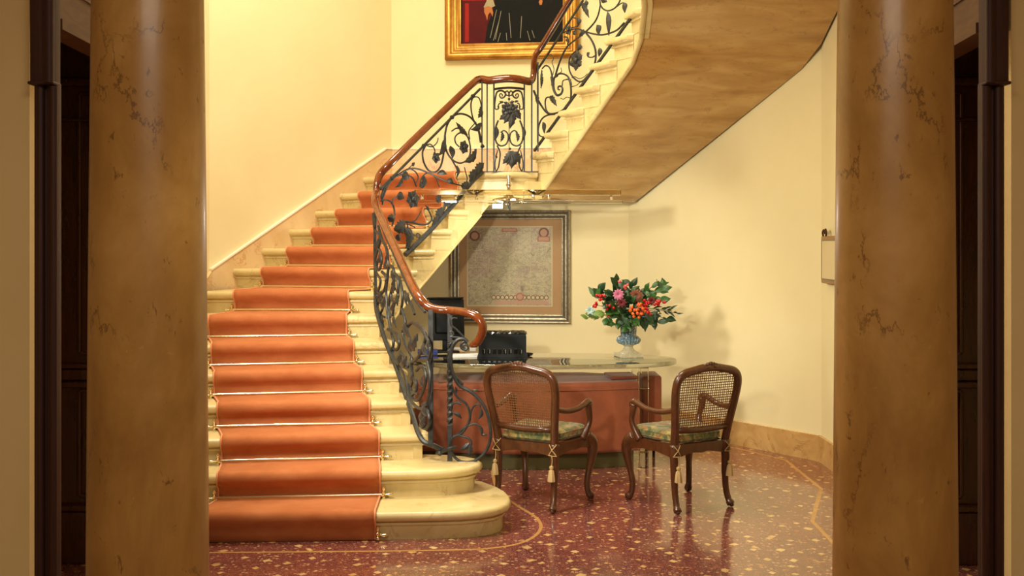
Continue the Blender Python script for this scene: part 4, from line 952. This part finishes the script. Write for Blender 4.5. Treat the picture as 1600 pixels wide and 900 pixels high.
# ------------------------------------------------------------------ armchairs
def armchair(label, loc, rz):
    t = thing('cane_armchair', loc, label, 'chair', 'cane back armchairs at the desk', rz)
    W = M['chairwood']
    yb = lambda z: -.205-(z-.42)*.20
    xo = [(.205,.40),(.212,.50),(.225,.60),(.240,.70),(.248,.78),(.243,.835),(.222,.872),(.18,.893),(.12,.905),(.06,.916),(0,.92)]
    out = [(x,yb(z),z) for x, z in xo]+[(-x,yb(z),z) for x, z in reversed(xo[:-1])]
    m = MB(); P = spline(out, 5); m.tube(P, [.0265]*len(P), 12, ry=1.0)
    q = [(x*.86,yb(z)-.012,z-.02) for x, z in xo[1:]]; 
    m.tube([(-.205,yb(.525),.525),(-.1,yb(.52)-.0,.518),(0,yb(.515),.514),(.1,yb(.52),.518),(.205,yb(.525),.525)], .021, 10); bf = m.build('back_frame', W, t, smooth=True, angle=180)
    m = MB()
    for k in range(7): m.ball(((k-3)*.021,yb(.935)-.006,.942-.0028*abs(k-3)**1.6), .017-.0016*abs(k-3), 10)
    m.leaf((0,yb(.93)-.02,.93),(.06,yb(.92)-.022,.918),.02,(0,-1,.2)); m.leaf((0,yb(.93)-.02,.93),(-.06,yb(.92)-.022,.918),.02,(0,-1,.2)); m.build('crest_carving', W, bf, smooth=True)
    # cane: woven strips with open holes
    ins = [(x-.018 if x > .03 else x, z-(.016 if z > .85 else 0)) for x, z in xo]
    def xmax(z):
        for (x0,z0),(x1,z1) in zip(ins[:-1], ins[1:]):
            if min(z0,z1) <= z <= max(z0,z1) and z1 != z0: return x0+(x1-x0)*(z-z0)/(z1-z0)
        return .0
    def ztop(x):
        x = abs(x); best = .90
        for (x0,z0),(x1,z1) in zip(ins[4:-1], ins[5:]):
            if x1 <= x <= x0: return z0+(z1-z0)*(x-x0)/((x1-x0) or 1)
        return .80
    m = MB(); S = .0165; w = .0027; th = .0012
    k = -15
    for k in range(-15, 16):
        x = k*S; za, zb = .53, ztop(x)
        if abs(x) > xmax(.56): za = .53+(abs(x)-xmax(.56))*5
        if zb-za < .03: continue
        m.box((x,(yb(za)+yb(zb))/2+(th if k % 2 else -th),(za+zb)/2), (w*2,th,(zb-za)/math.cos(.197)), Matrix.Rotation(math.atan(.20),3,'X'))
    z = .535
    while z < .90:
        x = xmax(z)
        if x > .03: m.box((0,yb(z),z), (2*x,th,w*2), Matrix.Rotation(math.atan(.20),3,'X'))
        z += S
    m.build('cane_panel', M['cane'], t)
    # seat frame with shaped apron
    def rail_board(a, b, z1, depth, th, bulge):
        m2 = []; a, b = Vector(a), Vector(b); d = (b-a); n = Vector((d.y,-d.x,0)).normalized(); N = 20; vs = []
        for i in range(N+1):
            s = i/N; zz = z1-depth*(.62+.38*abs(2*s-1)**1.5)-.012*math.exp(-((s-.5)/.09)**2); o = n*(bulge*math.sin(math.pi*s)); p = a+d*s
            for dn, z in ((th/2,z1),(th/2,zz),(-th/2,zz),(-th/2,z1)): vs.append(p+o+n*dn+Vector((0,0,z)))
        fs = [(i*4+k,i*4+(k+1)%4,(i+1)*4+(k+1)%4,(i+1)*4+k) for i in range(N) for k in range(4)]+[(3,2,1,0),(N*4,N*4+1,N*4+2,N*4+3)]
        return vs, fs
    m = MB(); fl2, fr2, rl2, rr2 = (-.25,.20,0),(.25,.20,0),(-.205,-.205,0),(.205,-.205,0)
    for a, b, bl in ((rl2,rr2,0),(fr2,fl2,.03),(rr2,fr2,.012),(fl2,rl2,.012)): m.add(*rail_board(a, b, .43, .085, .032, bl if bl == .03 else bl))
    m.build('seat_frame', W, t, smooth=True, angle=40)
    for s in (-1, 1):
        P = spline([(s*.232,.185,.43),(s*.258,.222,.385),(s*.262,.232,.32),(s*.248,.218,.22),(s*.236,.202,.12),(s*.240,.21,.05),(s*.252,.232,.018)], 5)
        m = MB(); R = []
        for p in P: z = p.z; R.append(.0205+(.021*max(0,(z-.2)/.2) if z < .4 else .021)+(.006 if z < .04 else 0))
        m.tube(P, R, 12); m.ball((s*.254,.237,.017), .0165, 10); m.build('leg', W, t, smooth=True, angle=180)
        P = spline([(s*.205,-.205,.43),(s*.208,-.212,.33),(s*.206,-.208,.22),(s*.206,-.215,.12),(s*.210,-.235,.05),(s*.216,-.256,.018)], 5)
        m = MB(); m.tube(P, [.0205+.013*max(0,(p.z-.15)/.28)+(.005 if p.z < .04 else 0) for p in P], 12); m.ball((s*.217,-.259,.016), .0155, 10); m.build('leg', W, t, smooth=True, angle=180)
        P = spline([(s*.232,yb(.66),.66),(s*.262,-.14,.635),(s*.285,-.02,.64),(s*.290,.075,.665),(s*.288,.115,.668),(s*.286,.135,.65),(s*.286,.122,.638)], 6)
        m = MB(); m.tube(P, [.018+.007*(i/len(P))**2 for i in range(len(P))], 10); am = m.build('armrest', W, t, smooth=True, angle=180)
        P = spline([(s*.286,.115,.655),(s*.287,.128,.60),(s*.282,.145,.54),(s*.268,.13,.48),(s*.252,.10,.42)], 6)
        m = MB(); m.tube(P, [.019+.014*abs(i/len(P)-.45) for i in range(len(P))], 10); m.build('arm_support', W, am, smooth=True, angle=180)
    # cushion
    def cush(i):
        n = 40; o = []
        for k in range(n):
            a = 2*math.pi*k/n; cx_, sy = math.cos(a), math.sin(a)
            X = math.copysign(abs(cx_)**.28, cx_); Y = math.copysign(abs(sy)**.28, sy)
            o.append((X*(.222+.028*Y-i), .005+Y*(.212-i)))
        return o
    m = MB(); slab_round(m, cush, .43, .505, .03, 6); cu_ = m.build('seat_cushion', M['floral'], t, smooth=True, angle=180)
    for z in (.452,.484):
        m = MB(); m.tube([(p[0],p[1],z) for p in cush(.001)], .0045, 6, closed=True); m.build('cushion_piping', M['floral'], cu_, smooth=True)
    for s in (-1, 1):
        x, y = s*.207, -.213; m = MB(); r = .03
        for a, b in (((x-.025,y-.022,.43),(x+.026,y-.024,.365)),((x+.026,y-.022,.43),(x-.026,y-.024,.365)),((x-.03,y-.022,.362),(x+.03,y-.022,.360))): m.tube([a, ((a[0]+b[0])/2,y-.034,(a[2]+b[2])/2), b], .0028, 6)
        m.tube([(x+.026,y-.02,.43),(x-s*.02,y+.02,.44)], .0028, 6)
        m.tube(spline([(x,y-.034,.362),(x+.004,y-.036,.33),(x,y-.036,.30)],4), .0028, 6); cdo = m.build('tie_cord', M['cord'], t)
        m = MB(); m.lathe([(.004,.0),(.012,-.005),(.013,-.017),(.008,-.024),(.016,-.034),(.022,-.08),(.0235,-.1),(.006,-.102)], (x,y-.038,.302), 14, 7, .08); m.build('tassel', M['cord'], cdo, smooth=True)
    return t
armchair('cane back armchair nearest the stair foot, seen against the leather desk front', (.195,6.98,0), math.radians(-30))
armchair('cane back armchair standing alone by the right end of the desk', (1.105,6.95,0), math.radians(29))

# ------------------------------------------------------------------ lamp under the landing: two clear bars on a chrome hub
lx, ly, lz = .035, 8.78, 2.055
lamp = thing('pendant_lamp', (lx,ly,lz), 'long clear acrylic and chrome lamp bar hanging below the landing', 'lamp')
LO = lamp.location.copy()
xl, xr = (648-800)/F*ly, (970-800)/F*ly; zt_, zb_ = px(0,301,ly).z, px(0,315.5,ly).z
m = MB(); m.box(((xl+xr)/2,ly,zt_), (xr-xl,.14,.044), bev=.004); m.build('upper_bar', M['lampbar'], lamp, LO)
m = MB(); m.box(((xl+xr)/2+.005,ly,zb_), (xr-xl+.02,.11,.022), bev=.004); m.build('lower_bar', M['acrylic'], lamp, LO)
for x in (660,712,745,833,858,955):
    X = (x-800)/F*ly; m = MB(); m.lathe([(.012,zb_+.017),(.014,zb_+.02),(.010,zt_-.035),(.016,zt_-.023)], (X,ly-.03,0), 14); m.build('spacer', M['chrome'], lamp, LO, smooth=True)
m = MB(); m.lathe([(.02,zb_-.03),(.03,zb_-.016),(.10,zb_-.004),(.135,zb_+.008),(.14,zb_+.020),(.11,zb_+.032),(.05,zb_+.038),(.03,zt_-.022)], (px(795,0,ly).x,ly-.02,0), 36); m.build('hub', M['chrome'], lamp, LO, smooth=True)
m = MB(); X = px(795,0,ly).x; m.lathe([(.016,zt_+.02),(.016,zt_+.05),(.024,zt_+.055),(.024,zt_+.07),(.016,zt_+.075),(.016,zt_+.12),(.02,zt_+.125),(.02,zt_+.14)], (X,ly-.02,0), 20); m.tube([(X,ly-.02,zt_+.13),(X,9.13,zt_+.13)], .014, 10); m.build('stem', M['chrome'], lamp, LO, smooth=True)
for x in (742,838):
    m = MB(); X = (x-800)/F*ly; m.lathe([(.015,zt_-.02),(.05,zt_-.008),(.09,zt_+.018),(.085,zt_+.018),(.04,zt_)], (X,ly-.0,0), 32); m.build('reflector', M['chrome'], lamp, LO, smooth=True)
X = px(795,0,ly).x
m = MB(); m.box((px(777,0,ly).x,ly,zb_-.035), (.085,.06,.04), bev=.004); m.build('transformer', M['paper'], lamp, LO)
m = MB(); m.tube([(X,ly-.02,zb_-.03),(X+.012,ly-.03,zb_-.075)], .009, 8); m.build('switch', M['black'], lamp, LO, smooth=True)

# ------------------------------------------------------------------ light
def light(kind, name, loc, target, energy, color, **kw):
    d = bpy.data.lights.new(name, kind); d.energy = energy; d.color = color
    for k, v in kw.items(): setattr(d, k, v)
    o = bpy.data.objects.new(name, d); C.objects.link(o); o.location = loc
    v = Vector(target)-Vector(loc); o.rotation_euler = v.to_track_quat('-Z','Y').to_euler(); return o
WARM = (1.0,.925,.775)
light('AREA', 'hall_ceiling_light', (-.75,6.9,6.2), (-.75,7.3,0), 225, WARM, shape='RECTANGLE', size=1.7, size_y=1.5)
light('SPOT', 'key_spot', (-1.0,.6,2.35), (.32,8.6,1.05), 820, (1.0,.93,.78), spot_size=math.radians(28), spot_blend=.6, shadow_soft_size=.10)
light('SPOT', 'stair_spot', (-1.62,5.15,2.7), (.7,8.0,.8), 450, (1.0,.92,.76), spot_size=math.radians(112), spot_blend=.9, shadow_soft_size=.22)
light('POINT', 'desk_lamp_glow', (.05,8.6,1.93), (0,0,0), 22, (1.0,.93,.78), shadow_soft_size=.1)
light('AREA', 'front_room_light', (0,1.0,3.4), (0,1.5,0), 100, WARM, shape='RECTANGLE', size=2.0, size_y=2.0)
w = bpy.data.worlds.new('World'); bpy.context.scene.world = w; w.use_nodes = True
w.node_tree.nodes['Background'].inputs[0].default_value = (.9,.75,.5,1); w.node_tree.nodes['Background'].inputs[1].default_value = .03

# ------------------------------------------------------------------ camera
cam = bpy.data.cameras.new('camera'); co = bpy.data.objects.new('camera', cam); C.objects.link(co)
co.location = (0,0,H); co.rotation_euler = (math.pi/2,0,0); cam.sensor_width = 36; cam.lens = 36*F/1600; cam.shift_y = -70/1600; cam.clip_start = .05
sc = bpy.context.scene; sc.camera = co
sc.view_settings.view_transform = 'Standard'; sc.view_settings.look = 'None'; sc.view_settings.exposure = -0.14; sc.view_settings.gamma = 1.0; sc.view_settings.use_curve_mapping = False
